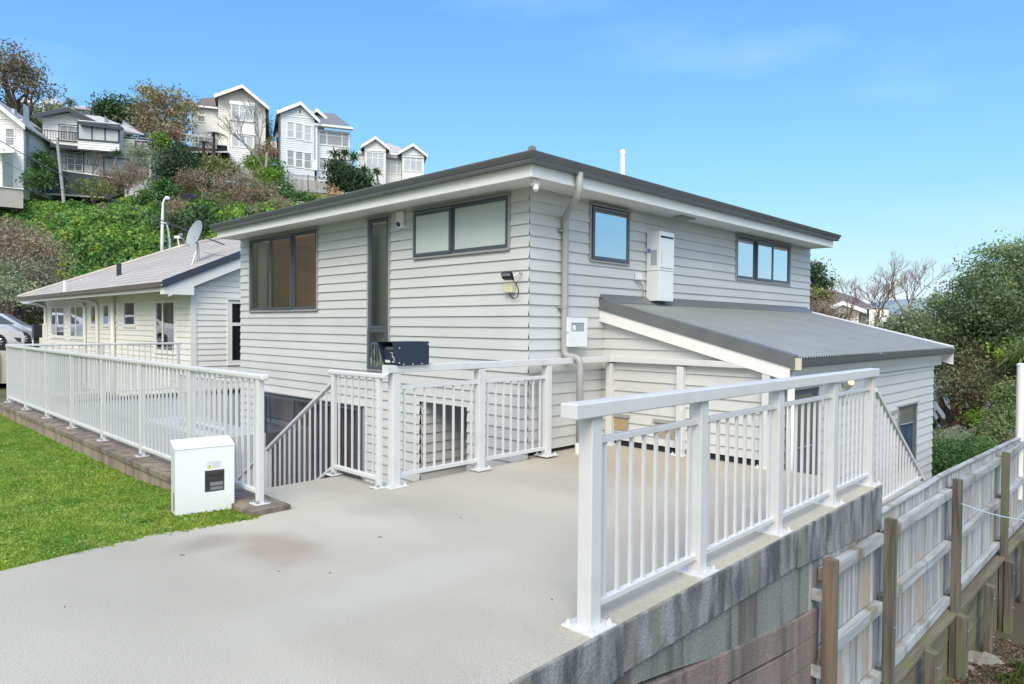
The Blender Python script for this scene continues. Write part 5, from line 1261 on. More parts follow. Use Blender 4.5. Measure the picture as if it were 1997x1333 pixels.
# E: white villa with twin gables
h = HH('white_villa', 'white hill villa with twin gables partly hidden by our roofline', 762, 365, 80, 12)
h.block(713, 752, 281, 368, 2, M_hw, back=-1.5, hps=h.gablehp(708, 733, 757, 296, 279, 296)); h.gable(706, 733, 759, 297, 278, 298, 4, M_hroofg, back=-1.5, trim=M_htrim)
h.block(782, 823, 289, 368, 2, M_hw, back=-1.5, hps=h.gablehp(777, 802, 827, 304, 288, 306)); h.gable(774, 802, 829, 305, 287, 307, 4, M_hroofg, back=-1.5, trim=M_htrim)
h.block(700, 824, 298, 368, 8, M_hw, ); h.slab([(695, 300, -.2), (828, 306, -.2), (800, 296, 4), (758, 281, 4), (725, 282, 4)], M_hroofl)
for a, b in ((717, 748), (786, 819)): h.win(a, b, 306, 336, cols=(1, 1, 1), rows=(.32,), back=-1.5, gm=M_hglassp)
h.win(756, 779, 315, 338, cols=(1, 2, 1), rows=(.3,), gm=M_hglassp); h.box(713, 752, 301, 303, -1.62, -1.5, M_htrim, 'belt_course'); h.box(782, 823, 309, 311, -1.62, -1.5, M_htrim, 'belt_course')
h.box(750, 790, 308, 310, -.4, 0, M_hroofg, 'verandah_roof')
# small buildings high behind the trees
h = HH('cream_flat_roofed_house', 'small cream house with flat white roof above the navy trimmed house', 165, 228, 74, 30)
h.box(146, 190, 211, 236, 0, 6, M_hcream, 'wall'); h.slab([(139, 211, -.5), (190, 216, -.5), (180, 209, 5), (142, 206, 5)], M_hroofl); h.win(161, 182, 218, 224); h.slab([(165, 230, -1), (196, 231, -1), (190, 226, 2), (165, 226, 2)], M_htrim, name='porch_roof')
h = HH('red_and_white_house', 'white house with red brick corner glimpsed behind the tall left tree', 50, 232, 76, 30)
h.box(38, 64, 200, 240, 0, 5, M_hw, 'wall'); h.box(50, 54, 203, 240, -.1, 0, mat('red_brick', (.35, .13, .10), .8), 'brick_corner'); h.slab([(34, 201, -.4), (68, 201, -.4), (60, 190, 4), (42, 190, 4)], M_hroofl)
h = HH('white_ridge_house', 'white gabled house on the skyline between the left tree and cabbage palm', 108, 212, 84, 30)
h.box(86, 122, 200, 222, 0, 5, M_hw, 'wall'); h.slab([(82, 202, -.5), (126, 204, -.5), (112, 194, 4), (88, 192, 4)], M_hroofl)

# ------------------------------------------------------------------ houses and ground in the valley on the right
h = HH('brown_roofed_house', 'far cream house with big brown hipped roof behind the bare tree', 1650, 640, 62, -24)
h.block(1560, 1697, 601, 700, 8, M_hw, back=1); h.slab([(1545, 604, 0), (1700, 599, 0), (1664, 580, 6), (1618, 566, 7), (1575, 566, 7)], M_hroofb)
h.block(1618, 1668, 594, 690, 3, M_hw, back=-2, hps=h.gablehp(1612, 1643, 1676, 606, 592, 606)); h.gable(1608, 1643, 1680, 608, 591, 608, 4, M_hroofg, back=-2, trim=M_htrim)
h.win(1663, 1671, 606, 615, back=1); h.win(1685, 1691, 608, 620, back=1)
h = HH('pale_cube_house', 'pale flat-topped house end with paired dark windows in the valley', 1712, 640, 60, -27)
h.block(1698, 1728, 601, 690, 6, M_hcream); h.win(1705, 1708.5, 609, 622); h.win(1711, 1715, 609, 622); h.box(1697, 1729, 600, 601.5, -.1, 6, M_hroofg, 'parapet')
h = HH('grey_roofed_shed', 'long grey sloping roof beside the pale cube house', 1745, 650, 50, -28)
h.slab([(1690, 652, 0), (1800, 660, 0), (1800, 622, 8), (1755, 618, 8)], M_hroofg); h.box(1700, 1800, 655, 700, .5, 7, M_hw, 'wall')

# ------------------------------------------------------------------ hillside plants
def w2p(P):
    P = np.asarray(P, float) - np.array([0, 0, CAMZ]); q = P @ np.array(Mc).T
    return q[:, 0] / q[:, 2] * F + 998.5, q[:, 1] / q[:, 2] * F + 666.5
def hill_cover():
    n = 300000
    Y = 34 + 42 * rng.random(n) ** 1.15; X = -Y * rng.uniform(.17, .86, n)
    e = .3; Z = hill_z(X, Y)
    bump = .55 * np.sin(X * 1.9 + 1.3 * np.sin(Y * 1.1)) * np.sin(Y * 1.7 + 1.1 * np.sin(X * 1.3)) + .35 * np.sin(X * 4.3 + Y * 2.1) * np.sin(Y * 3.9 - X * 1.2)
    Zt = Z + .28 + .45 * np.clip(bump, -.6, 1) + rng.random(n) * .25
    V = np.stack([X * sa + Y * ca, -X * ca + Y * sa, Zt], -1)
    px, py = w2p(V)
    ell = lambda cx, cy, rx, ry: ((px - cx) / rx) ** 2 + ((py - cy) / ry) ** 2
    nzz = .35 * np.sin(px * .06 + 2 * np.sin(py * .05)) + .25 * np.sin(px * .13 + py * .11)
    g = np.minimum.reduce([ell(190, 470, 140, 95), ell(60, 400, 90, 30), ell(410, 415, 60, 55), ell(560, 395, 55, 30), ell(270, 400, 60, 60), ell(300, 520, 60, 60)]) + nzz
    green = g < 1
    keep = (px > -120) & (px < 720) & (py < 640)
    return V, green, keep
V, green, keep = hill_cover()
sz = .24
o = leaf_mesh('creeper', V[green & keep], sz * 1.05, LM['ivy'], None, .75, 0); tag(o, 'bright green creeper covering the slope behind the neighbour house', 'creeper', kind='stuff')
r_ = ~green & keep; br = rng.random(len(V)) < .62
o = leaf_mesh('dry_scrub', V[r_ & br], sz * .9, LM['scrub'], None, .28, 0); tag(o, 'brown and olive scrub on the hillside below the houses', 'scrub', kind='stuff')
o = leaf_mesh('undergrowth', V[r_ & ~br], sz * .9, LM['mid'], None, .6, 0); tag(o, 'dark green undergrowth between the dry scrub on the hill', 'undergrowth', kind='stuff')
HS = 'shrubs on the hillside'
def hs_(label, spec, m, n, per, cr, size, **k):
    return shrub('shrub', label, [pblob(*b) for b in spec], LM[m], n, per, cr, size, HS, **k)
hs_('dark green glossy shrub below the cream gabled house deck', [(350, 318, 32, 30, 57), (330, 345, 20, 18, 57)], 'dark', 120, 34, .55, .26)
hs_('yellow green rounded shrub under the outside steps', [(425, 330, 42, 20, 59), (400, 345, 25, 20, 59)], 'olive', 130, 34, .5, .22)
hs_('pale brown twiggy shrub in the middle of the slope', [(455, 365, 65, 32, 55), (500, 380, 40, 30, 54)], 'brown', 170, 34, .6, .24, aspect=.22)
hs_('brown dry shrub left of the twiggy slope', [(372, 350, 28, 18, 56)], 'brown', 60, 34, .5, .22, aspect=.25)
hs_('bright green shrub above the street light', [(320, 372, 24, 22, 51), (300, 395, 30, 22, 50)], 'mid', 110, 34, .5, .24)
hs_('green shrub by the wooden pole below the tall grey house', [(500, 318, 22, 22, 62), (520, 345, 24, 22, 60)], 'lime', 80, 34, .5, .22)
hs_('bushy green shrub at the foot of the trellis fence', [(545, 372, 34, 16, 58), (580, 385, 34, 12, 56), (520, 385, 30, 20, 56)], 'mid', 120, 34, .5, .24)
hs_('pale dry tussock just above the left roof corner', [(545, 398, 20, 14, 50), (345, 410, 24, 26, 48)], 'brown', 70, 34, .45, .22, aspect=.2)
hs_('leafy bush filling the gap between the cream and tall grey houses', [(532, 338, 18, 26, 64), (516, 350, 16, 18, 63)], 'mid', 90, 34, .5, .24)
hs_('bleached twiggy shrub in front of the navy fence', [(235, 350, 38, 18, 54), (262, 335, 26, 22, 54)], 'brown', 110, 34, .5, .24, aspect=.18)
hs_('light green spiky shrub before the navy fence', [(170, 365, 26, 14, 53), (195, 372, 22, 16, 52)], 'olive', 70, 34, .45, .22, aspect=.3)
hs_('grey green feathery shrub beside the carport', [(265, 300, 28, 22, 57), (285, 310, 20, 22, 57)], 'pale', 80, 34, .55, .22, aspect=.25)
hs_('small leafy shrub between the pale green and navy trimmed houses', [(85, 322, 22, 24, 54), (70, 350, 18, 20, 52)], 'mid', 70, 34, .5, .24)
hs_('bright lime bush beside the golden tree', [(312, 278, 16, 14, 60)], 'lime', 40, 34, .4, .22)
hs_('dark bushes along the lower slope under the creeper', [(360, 450, 60, 30, 46), (400, 430, 40, 30, 47)], 'dark', 110, 34, .6, .24)
hs_('low shrub with a red flower behind the neighbour roof', [(105, 525, 24, 22, 42), (135, 540, 18, 14, 42)], 'mid', 60, 34, .45, .20)
# trees on the hill
TR = 'trees along the hilltop'
def tree(label, spec, m, n, per, cr, size, base=None, bark=M_bark, trunkr=.3, tips=None, aspect=.5, shell=.4, name='tree', grp=TR, extra=()):
    bl = [pblob(*b) for b in spec]; bs = at(*base)
    t = thing(name, label, 'tree', tuple(bs), grp)
    leaf_mesh('crown', clumps(bl, n, per, cr, shell), size, LM[m], t, aspect)
    for sp2, m2, n2 in extra: leaf_mesh('crown', clumps([pblob(*b) for b in sp2], n2, per, cr, shell), size, LM[m2], t, aspect)
    mb = MB(); tp = [at(*q) for q in tips] if tips else [Vector(b[0]) + Vector((random.uniform(-.5, .5) * b[1][0], random.uniform(-.5, .5) * b[1][1], random.uniform(-.2, .6) * b[1][2])) for b in bl for _ in range(2)]
    limbs(mb, bs - Vector((0, 0, .6)), tp, trunkr, trunkr * .15, n=6); mb.build('trunk', bark, t); return t
tree('tall dark open tree with bare leaning limbs at the far left skyline', [(20, 118, 38, 26, 60), (62, 165, 32, 22, 60), (10, 150, 40, 30, 60), (48, 140, 26, 16, 60), (85, 185, 16, 10, 60)], 'rust', 95, 42, 1.0, .28, base=(36, 235, 60), trunkr=.2, extra=(([(5, 215, 18, 22, 60)], 'dark', 24),))
tree('dark rounded evergreen on the skyline behind the white and navy house', [(228, 225, 30, 30, 72), (262, 232, 24, 34, 72), (205, 210, 14, 16, 72)], 'dark', 190, 40, .9, .32, base=(240, 280, 72))
tree('tall golden brown tree with open top left of the cream gabled house', [(285, 215, 26, 40, 63), (330, 200, 30, 24, 64), (345, 235, 30, 30, 64), (300, 180, 20, 12, 64), (365, 205, 16, 16, 64)], 'gold', 150, 38, .9, .26, base=(335, 315, 63), bark=M_barkg, trunkr=.26, extra=(([(285, 245, 24, 30, 63), (330, 262, 26, 24, 62)], 'brown', 60),))
tree('mixed green trees behind the roof of the pale green house', [(90, 235, 40, 26, 66), (112, 232, 22, 16, 68), (75, 265, 28, 26, 64)], 'olive', 170, 38, .9, .28, base=(95, 300, 64), extra=(([(100, 262, 32, 22, 63)], 'mid', 60),))
tree('narrow green tree between the cream and tall grey houses', [(516, 240, 10, 14, 70), (518, 268, 12, 16, 70), (522, 290, 16, 20, 68)], 'olive', 60, 36, .6, .26, base=(520, 330, 68), extra=(([(520, 300, 18, 22, 66)], 'brown', 30),))
# cabbage trees with strappy heads
def straps(mb, c, L, n, w=.05, droop=.25):
    c = Vector(c)
    for _ in range(n):
        d = Vector(rng.normal(size=3)); d.z = abs(d.z) * .9 - .15; d.normalize(); e = c + d * L * random.uniform(.7, 1.05); s = d.cross(Vector((0, 0, 1)))
        s = s.normalized() * w if s.length > .01 else Vector((w, 0, 0)); m_ = c.lerp(e, .55) + Vector((0, 0, L * .06)); e = e - Vector((0, 0, L * droop * random.random()))
        mb.quad(c - s * .5, c + s * .5, m_ + s, m_ - s); mb.quad(m_ - s, m_ + s, e)
def cabbage(label, heads, base, d, L, m, grp=TR):
    bs = at(*base, d); t = thing('cabbage_tree', label, 'tree', tuple(bs), grp); mb = MB(); tr = MB()
    for hx, hy in heads:
        c = at(hx, hy, d + random.uniform(-.4, .4)); straps(mb, c, L, 95, .045 * L)
        tr.tube([bs - Vector((0, 0, .5)), bs.lerp(c, .5) + Vector((random.uniform(-.2, .2), 0, 0)), c], [.16, .12, .08], 7)
    mb.build('crown', m, t); tr.build('trunk', M_barkg, t); return t
cabbage('cluster of cabbage trees rising from the dark bush before the white villa', [(653, 303), (672, 302), (690, 310), (710, 335), (664, 318)], (680, 360), 60, .95, LM['mid'])
cabbage('small single cabbage tree in front of the white villa', [(735, 339)], (736, 372), 62, .85, LM['mid'])
shrub('dark_bush', 'dense dark bush around the cabbage tree trunks', [pblob(668, 345, 26, 24, 59), pblob(700, 355, 24, 20, 59), pblob(655, 328, 14, 14, 59)], LM['dark'], 170, 36, .6, .26, HS)
cabbage('shaggy cabbage palm on the ridge above the flat roofed house', [(137, 203)], (138, 232), 76, 1.1, LM['olive'])
cabbage('small palm in front of the white and navy house carport', [(228, 302)], (230, 338), 56, .8, LM['mid'])
def fern(label, top, base, d, L):
    bs, c = at(*base, d), at(*top, d); t = thing('tree_fern', label, 'tree', tuple(bs), TR); tr = MB(); tr.tube([bs - Vector((0, 0, .4)), c], [.16, .11], 8); tr.build('trunk', M_bark, t)
    mb = MB()
    for i in range(17):
        a = i * 2 * math.pi / 17 + random.uniform(-.1, .1); d_ = Vector((math.cos(a), math.sin(a), 0)); prev = c
        for k in range(1, 9):
            f = k / 8; q = c + d_ * L * f + Vector((0, 0, L * (.42 * f - .62 * f * f))); s = Vector((-d_.y, d_.x, 0)) * L * .16 * math.sin(math.pi * min(1, f * .85 + .12)) * random.uniform(.8, 1.1)
            mb.quad(prev, q - s, q - Vector((0, 0, .01))); mb.quad(prev, q, q + s - Vector((0, 0, .05))); prev = q
    mb.build('fronds', LM['rust'], t)
fern('taller brown tree fern on the deck of the cream gabled house', (417, 261), (417, 300), 62.5, 1.25)
fern('shorter tree fern left of the taller fern', (397, 278), (397, 300), 62, 1.1)
def bare(name, label, base, d, h, m, spread=.5, depth=6, r=.14, lean=(0, 0), grp=None, seed=1, forks=3):
    rs = random.Random(seed); bs = at(*base, d); t = thing(name, label, 'tree', tuple(bs), grp); mb = MB()
    def rec(p, dr, L, r, k):
        pts = [p]; q = p; dd = dr.copy()
        for i in range(3): dd = (dd + Vector((rs.uniform(-1, 1), rs.uniform(-1, 1), rs.uniform(-.5, .9))) * .16).normalized(); q = q + dd * L / 3; pts.append(q)
        mb.tube(pts, [r, r * .9, r * .8, r * .68], 6 if k > 2 else 4, caps=False)
        if k == 0: return
        for _ in range(forks if k > 1 else 3):
            nd = (dd + Vector((rs.uniform(-1, 1), rs.uniform(-1, 1), rs.uniform(-.25, .8))) * spread).normalized(); rec(pts[rs.choice((2, 3, 3))], nd, L * rs.uniform(.62, .85), r * .62, k - 1)
    rec(bs - Vector((0, 0, .4)), Vector((lean[0], lean[1], 1)).normalized(), h * .33, r, depth); mb.build('trunk', m, t); return t
bare('bare_tree', 'bare grey winter tree in front of the cream gabled house', (520, 330), 61, 6.3, M_barkg, .5, 5, .11, (-.45, .35), TR, 4, 3)
bare('bare_tree', 'small bare shrubby tree before the white and navy house', (178, 345), 56.5, 2.6, M_barkg, .6, 4, .05, (0, 0), TR, 9, 3)
# power poles, street lights and wires
M_pole = mat('weathered_power_pole', (.36, .35, .33), .8, var=.2, scale=2)
def pole(label, base, top, d, r, m=M_pole):
    a, b = at(*base, d), at(*top, d); mb = MB(); mb.tube([a - Vector((0, 0, 1.5)), b], [r, r * .75], 10); return solo('power_pole', mb, m, label, 'power pole', tuple(a), group='power poles')
pole('leaning wooden power pole in front of the white and navy house', (127, 378), (111, 268), 52, .13)
pole('leaning wooden pole by the bare tree near the tall grey house', (515, 342), (521, 297), 61, .15)
sl_ = thing('street_light', 'white curved street light rising behind the neighbour roof', 'street light', tuple(at(316, 480, 36)))
mb = MB(); mb.tube([at(316, 520, 36), at(316, 470, 36), at(317, 420, 36), at(318, 396, 36), at(321, 388, 36), at(326, 385.5, 36)], [.085, .08, .07, .055, .05, .04], 10); mb.build('pole', M_white_e, sl_, smooth=True)
mb = MB(); mb.tube([at(323, 386, 36), at(328, 386, 36), at(330, 388.5, 36)], [.09, .11, .05], 10); mb.build('lamp_head', M_white_e, sl_)
sl2 = thing('street_light', 'shorter grey street light pole just right of the white curved one', 'street light', tuple(at(332, 480, 38)))
mb = MB(); mb.tube([at(332, 520, 38), at(331, 470, 38), at(328, 448, 38), at(325, 437, 38)], [.08, .08, .06, .06], 8); mb.build('pole', M_steel, sl2); mb = MB(); mb.tube([at(321, 435.5, 38), at(328.5, 435, 38)], .08, 8); mb.build('lamp_head', M_steel, sl2)
def wire(label, a, b, sag, r=.012, m=M_black):
    a, b = at(*a), at(*b); mb = MB(); mb.tube([a.lerp(b, t / 16) - Vector((0, 0, sag * 4 * (t / 16) * (1 - t / 16))) for t in range(17)], r, 5); solo('overhead_wire', mb, m, label, 'wire', tuple(a), group='overhead wires')
wire('thick black wire sloping down past the left houses', (-30, 255, 34), (480, 492, 22), .35, .022)
wire('thin wire below the thick one crossing the green slope', (-20, 300, 38), (400, 455, 34), .5, .012)
wire('pair of wires low over the neighbour roof', (60, 462, 38), (316, 492, 36), .3, .012)
wire('highest thin wire from the street light to the right', (316, 478, 36), (470, 500, 24), .2, .012)
wire('thin wire from the dish towards our eave', (395, 490, 19.6), (470, 499, 15), .05, .006)
# ------------------------------------------------------------------ left middle distance: dark tree, cars
t = tree('broad twiggy brown tree over the parked cars at the left edge', [(20, 470, 75, 34, 36), (55, 500, 55, 40, 35), (-20, 520, 60, 50, 36), (70, 540, 36, 22, 34)], 'brown', 330, 40, .8, .17, base=(0, 628, 34), trunkr=.35, aspect=.35, grp=None, extra=(([(30, 535, 60, 30, 34), (40, 570, 45, 22, 33)], 'pale', 120),))
M_bank = LM['brown']
bl = [pblob(40, 610, 60, 24, 38), pblob(110, 600, 40, 30, 38), pblob(-10, 600, 40, 30, 38)]
shrub('dry_hedge', 'dry brown hedge bank behind the parked cars', bl, LM['brown'], 260, 36, .5, .16, trunk=False)
M_carw = mat('white_car_paint', (.62, .63, .64), .25, var=.02, spec=.7); M_cars = mat('silver_blue_car_paint', (.42, .46, .52), .25, var=.02, metal=.4)
M_cglass = mat('dark_car_glass', (.03, .045, .055), .06, spec=.8); M_tyre = mat('rubber', (.02, .02, .02), .8); M_rim = mat('alloy_rim', (.5, .51, .53), .3, metal=.7); M_light = mat('headlight_glass', (.6, .62, .65), .1); M_dlight = mat('lamp_surround', (.05, .05, .06), .3)
def car(label, P0, dx, L, paint, prof, win_, fpx, hw=.86):
    """P0: ground point below the nose; dx: direction the car faces; profile points run nose to tail: (along, z)"""
    t = thing('parked_car', label, 'car', tuple(P0), 'parked cars'); dx = Vector(dx).normalized(); dy = Vector((-dx.y, dx.x, 0))
    pt = lambda a, z, w: P0 - dx * a + dy * w + Vector((0, 0, z))
    mb = MB(); n = len(prof)
    wd = lambda z: hw * (1 - .17 * max(0, (z - .85)) / .6) * (1 if z > .3 else .97)
    secs = [(-1, 0), (1, 0)]
    for s in (-1, 1):
        for i in range(n - 1):
            (a0, b0, c0), (a1, b1, c1) = prof[i], prof[i + 1]
            zs0 = [c0 + (b0 - c0) * k / 4 for k in range(5)]; zs1 = [c1 + (b1 - c1) * k / 4 for k in range(5)]
            for k in range(4): mb.quad(pt(a0, zs0[k], s * wd(zs0[k])), pt(a1, zs1[k], s * wd(zs1[k])), pt(a1, zs1[k + 1], s * wd(zs1[k + 1])), pt(a0, zs0[k + 1], s * wd(zs0[k + 1])))
    for i in range(n - 1):
        (a0, b0, c0), (a1, b1, c1) = prof[i], prof[i + 1]; mb.quad(pt(a0, b0, -wd(b0)), pt(a1, b1, -wd(b1)), pt(a1, b1, wd(b1)), pt(a0, b0, wd(b0)))
    for a, b, c in (prof[0], prof[-1]): mb.quad(pt(a, c, -wd(c)), pt(a, b, -wd(b)), pt(a, b, wd(b)), pt(a, c, wd(c)))
    mb.build('body', paint, t, smooth=False)
    for poly in win_:
        for s in (-1, 1):
            mb = MB(); mb.quad(*[pt(a, z, s * (wd(z) + .006)) for a, z in poly]); mb.build('side_window', M_cglass, t)
    for a in fpx:
        for s in (-1, 1):
            mb = MB(); mb.tube([pt(a, .33, s * (hw - .16)), pt(a, .33, s * (hw + .015))], .32, 24); w = mb.build('wheel', M_tyre, t)
            mb = MB(); mb.tube([pt(a, .33, s * (hw + .012)), pt(a, .33, s * (hw + .02))], .215, 20); mb.build('rim', M_dlight, w)
            mb = MB()
            for k in range(10):
                g = 2 * math.pi * k / 10; e = Vector((0, 0, 1)) * math.sin(g) + dx * math.cos(g); c_ = pt(a, .33, s * (hw + .026)); mb.tube([c_, c_ + e * .2], [.03, .022], 5)
            mb.tube([pt(a, .33, s * (hw + .02)), pt(a, .33, s * (hw + .035))], .05, 10); mb.build('spokes', M_rim, w)
    for s in (-1, 1):
        mb = MB(); mb.hexa([pt(.02, .62, s * (hw - .32)), pt(.02, .62, s * (hw - .02)), pt(.5, .70, s * (hw + .008)), pt(.5, .68, s * (hw - .3)), pt(.06, .70, s * (hw - .32)), pt(.06, .71, s * (hw - .02)), pt(.55, .82, s * (hw + .008)), pt(.5, .79, s * (hw - .3))]); mb.build('headlight', M_light, t)
        mb = MB(); mb.quad(pt(.10, .30, s * (hw + .008)), pt(.10, .48, s * (hw + .008)), pt(.34, .50, s * (hw + .008)), pt(.22, .34, s * (hw + .008))); mb.build('fog_lamp', M_dlight, t)
    return t
sed = [(0, .60, .22), (.05, .70, .18), (.5, .84, .18), (1.15, .97, .18), (1.9, 1.38, .18), (2.4, 1.46, .18), (3.2, 1.42, .18), (3.9, 1.12, .2), (4.4, 1.05, .25), (4.5, .6, .3)]
hat = [(0, .55, .25), (.1, .75, .2), (.75, .95, .2), (1.45, 1.42, .2), (2.0, 1.53, .2), (2.8, 1.50, .2), (3.35, 1.3, .2), (3.65, .95, .25), (3.7, .5, .3)]
XD = Vector((sa, -ca, 0)); YD = Vector((ca, sa, 0))
p = at(46, 684, 28); p.z = .47
car('white sedan with multi-spoke wheels cut by the left edge', p, XD * .8 + YD * .6, 4.5, M_carw, sed, [[(1.45, 1.0), (2.0, 1.33), (2.55, 1.38), (2.6, 1.0)], [(2.68, 1.0), (2.66, 1.38), (3.3, 1.33), (3.6, 1.02)]], (.88, 3.6))
p = at(88, 668, 32); p.z = .5
car('silver hatchback behind the white sedan', p, XD * .9 + YD * .43, 3.7, M_cars, hat, [[(1.0, .98), (1.55, 1.36), (2.05, 1.42), (2.1, .98)], [(2.2, .98), (2.18, 1.42), (2.85, 1.40), (3.2, 1.02)]], (.72, 3.05))
p = at(71, 670, 23.4); p.z = -.1
dpst = thing('post_letterbox', 'dark green post letterbox at the street edge beside the cream house', 'letterbox', tuple(p))
mb = MB(); mb.box(p.x - .07, p.x + .07, p.y - .05, p.y + .05, p.z, 1.5); mb.build('post', mat('dark_green_timber', (.04, .045, .03), .8), dpst)
q = at(72, 645, 23.3); mb = MB(); mb.box(q.x - .12, q.x + .12, q.y - .16, q.y + .12, 1.05, 1.5); mb.build('box', M_black, dpst)
mb = MB(); mb.box(q.x - .13, q.x - .12, q.y - .1, q.y + .05, .80, .98); mb.build('plate', M_num, dpst)
# ------------------------------------------------------------------ lawn grass and edging plants
def grass_blades(P, h, w, m, name, lean=.5):
    n = len(P); a = rng.uniform(0, 6.283, n); d = np.stack([np.cos(a), np.sin(a), np.zeros(n)], 1); s = np.stack([-np.sin(a), np.cos(a), np.zeros(n)], 1)
    h = (h * rng.uniform(.5, 1.4, n))[:, None]; w = (w * rng.uniform(.6, 1.4, n))[:, None]; ln = rng.uniform(0, 1, n)[:, None] * lean
    up = np.array([[0, 0, 1.0]]); m1 = P + up * h * .6 + d * h * ln * .5; tp = P + up * h * (1 - ln * .35) + d * h * ln * 1.5
    V = np.stack([P - s * w * .5, P + s * w * .5, m1 + s * w * .5, tp, m1 - s * w * .5], 1).reshape(-1, 3)
    me = bpy.data.meshes.new(name); me.vertices.add(5 * n); me.vertices.foreach_set('co', V.ravel()); me.loops.add(5 * n); me.loops.foreach_set('vertex_index', np.arange(5 * n, dtype=np.int32))
    me.polygons.add(n); me.polygons.foreach_set('loop_start', np.arange(0, 5 * n, 5, dtype=np.int32)); me.polygons.foreach_set('loop_total', np.full(n, 5, dtype=np.int32)); me.update(calc_edges=True)
    at_ = me.attributes.new('rnd', 'FLOAT', 'FACE'); at_.data.foreach_set('value', rng.random(n)); me.materials.append(m)
    o = bpy.data.objects.new(name, me); COL.objects.link(o); return o
M_grass = leafmat('lawn_grass', (.42, .55, .09), (.24, .42, .06), (.52, .58, .16), 2.6, trans=.45, rnd=.35)
M_clover = leafmat('clover_leaves', (.36, .54, .13), (.22, .40, .08), None, 2.5, trans=.3, rnd=.3)
def wedge(n, v0, v1, pw):
    v = v0 + (v1 - v0) * rng.random(n) ** pw; lo = .145 * v - .15; u = lo + (2.56 - lo) * rng.random(n)
    edge = np.interp(u, [-2, .85, 1.81, 2.49, 2.6], [5.2, 5.24, 5.40, 5.30, 5.30]) + .02 * np.sin(u * 37) + .015 * np.sin(u * 91)
    k = v > edge; u, v = u[k], v[k]; return np.stack([u, v, lawn_z(u, v)], 1)
P = wedge(230000, 5.2, 17, 1.7); P = P[rng.random(len(P)) < .55 + .45 * (np.sin(P[:, 0] * 9 + 2 * np.sin(P[:, 1] * 4)) * np.sin(P[:, 1] * 7) > -.5)]
o = grass_blades(P, .038, .0075, M_grass, 'grass'); tag(o, 'short bright green lawn grass left of the driveway', 'grass', kind='stuff')
P = wedge(60000, 5.2, 16, 1.6); P[:, 2] += rng.uniform(.008, .034, len(P)); o = leaf_mesh('clover', P, .021, M_clover, None, .9); tag(o, 'clover leaves mixed through the lawn', 'clover', kind='stuff')
P = np.stack([rng.uniform(1.9, 2.55, 2600), 5.36 + rng.random(2600) ** 1.5 * .5, np.full(2600, -.05)], 1); o = grass_blades(P, .06, .009, M_grass, 'long_grass', .9); tag(o, 'longer grass around the foot of the gas meter box', 'grass', kind='stuff')
P = np.stack([rng.uniform(-8, 2.5, 60000) + 2, rng.uniform(17, 30, 60000), np.zeros(60000)], 1); P[:, 2] = lawn_z(P[:, 0], P[:, 1]) 
# bits on the driveway: twigs and leaves
mb = MB()
for px, py in ((360, 1083), (125, 1185), (545, 1115), (745, 1048), (645, 1118), (1165, 1110), (1078, 1170), (900, 1010)):
    c = at(px, py, 1); d = c - Vector((0, 0, CAMZ)); c = Vector((0, 0, CAMZ)) + d * (CAMZ / -d.z); a = random.uniform(0, 3); L = random.choice((.012, .03, .06, .015)); mb.tube([c + Vector((0, 0, .004)), c + Vector((math.cos(a) * L, math.sin(a) * L, .006))], .0022, 4)
o = mb.build('leaf_litter', M_bark); tag(o, 'tiny twigs and leaf bits scattered on the driveway', 'litter', kind='stuff')
# ------------------------------------------------------------------ lower right: mossy bank with stones
n = 60000; u = 8 + 10 * rng.random(n); v = 1.98 - 5.0 * rng.random(n) ** 1.3; P = np.stack([u, v, gz(u, v) + .01], 1); mk = np.sin(u * 2.3 + np.sin(v * 3) * 1.5) * np.sin(v * 2.9 + 1) + .35 * np.sin(u * 9) - .9 * (v > 1.55) > -.25
o = grass_blades(P[mk], .06, .013, leafmat('mossy_grass', (.11, .16, .035), (.07, .10, .025), (.16, .15, .04), 2.2), 'rough_grass', .8); tag(o, 'rough mossy grass on the bank below the paling fence', 'grass', kind='stuff')
P2 = P[~mk]; P2[:, 2] += .01; o = leaf_mesh('fallen_leaves', P2[:14000], .05, leafmat('dead_leaves', (.17, .12, .08), (.08, .06, .045), None, 4, trans=.05), None, .6); tag(o, 'brown dead leaves along the foot of the retaining boards', 'leaf litter', kind='stuff')
M_rock = mat('grey_stone', (.30, .285, .25), .9, col2=(.18, .16, .13), scale=5, bump=.8, bscale=20)
def rock(label, c, r, flat=.4):
    me = bpy.data.meshes.new('stone'); bm_ = __import__('bmesh').new(); __import__('bmesh').ops.create_icosphere(bm_, subdivisions=3, radius=1); ph = [random.uniform(0, 6) for _ in range(6)]
    for vv in bm_.verts:
        p = vv.co; f = 1 + .18 * math.sin(p.x * 3 + ph[0]) * math.sin(p.y * 3.3 + ph[1]) + .12 * math.sin(p.z * 5 + ph[2] + p.x * 4) + .06 * math.sin(p.y * 11 + ph[3]); vv.co = Vector((p.x * f * r[0], p.y * f * r[1], p.z * f * r[2] * flat))
    bm_.to_mesh(me); bm_.free(); me.materials.append(M_rock); o = bpy.data.objects.new('stone', me); COL.objects.link(o); o.location = c; tag(o, label, 'stone', 'stones on the bank'); return o
def grd(px, py):
    d = at(px, py, 1) - Vector((0, 0, CAMZ)); t = 5.0
    for _ in range(60):
        p = Vector((0, 0, CAMZ)) + d * t; g = float(gz(np.array(p.x), np.array(min(p.y, 2.0)))); t += (p.z - g) / -d.z * .8
    return p
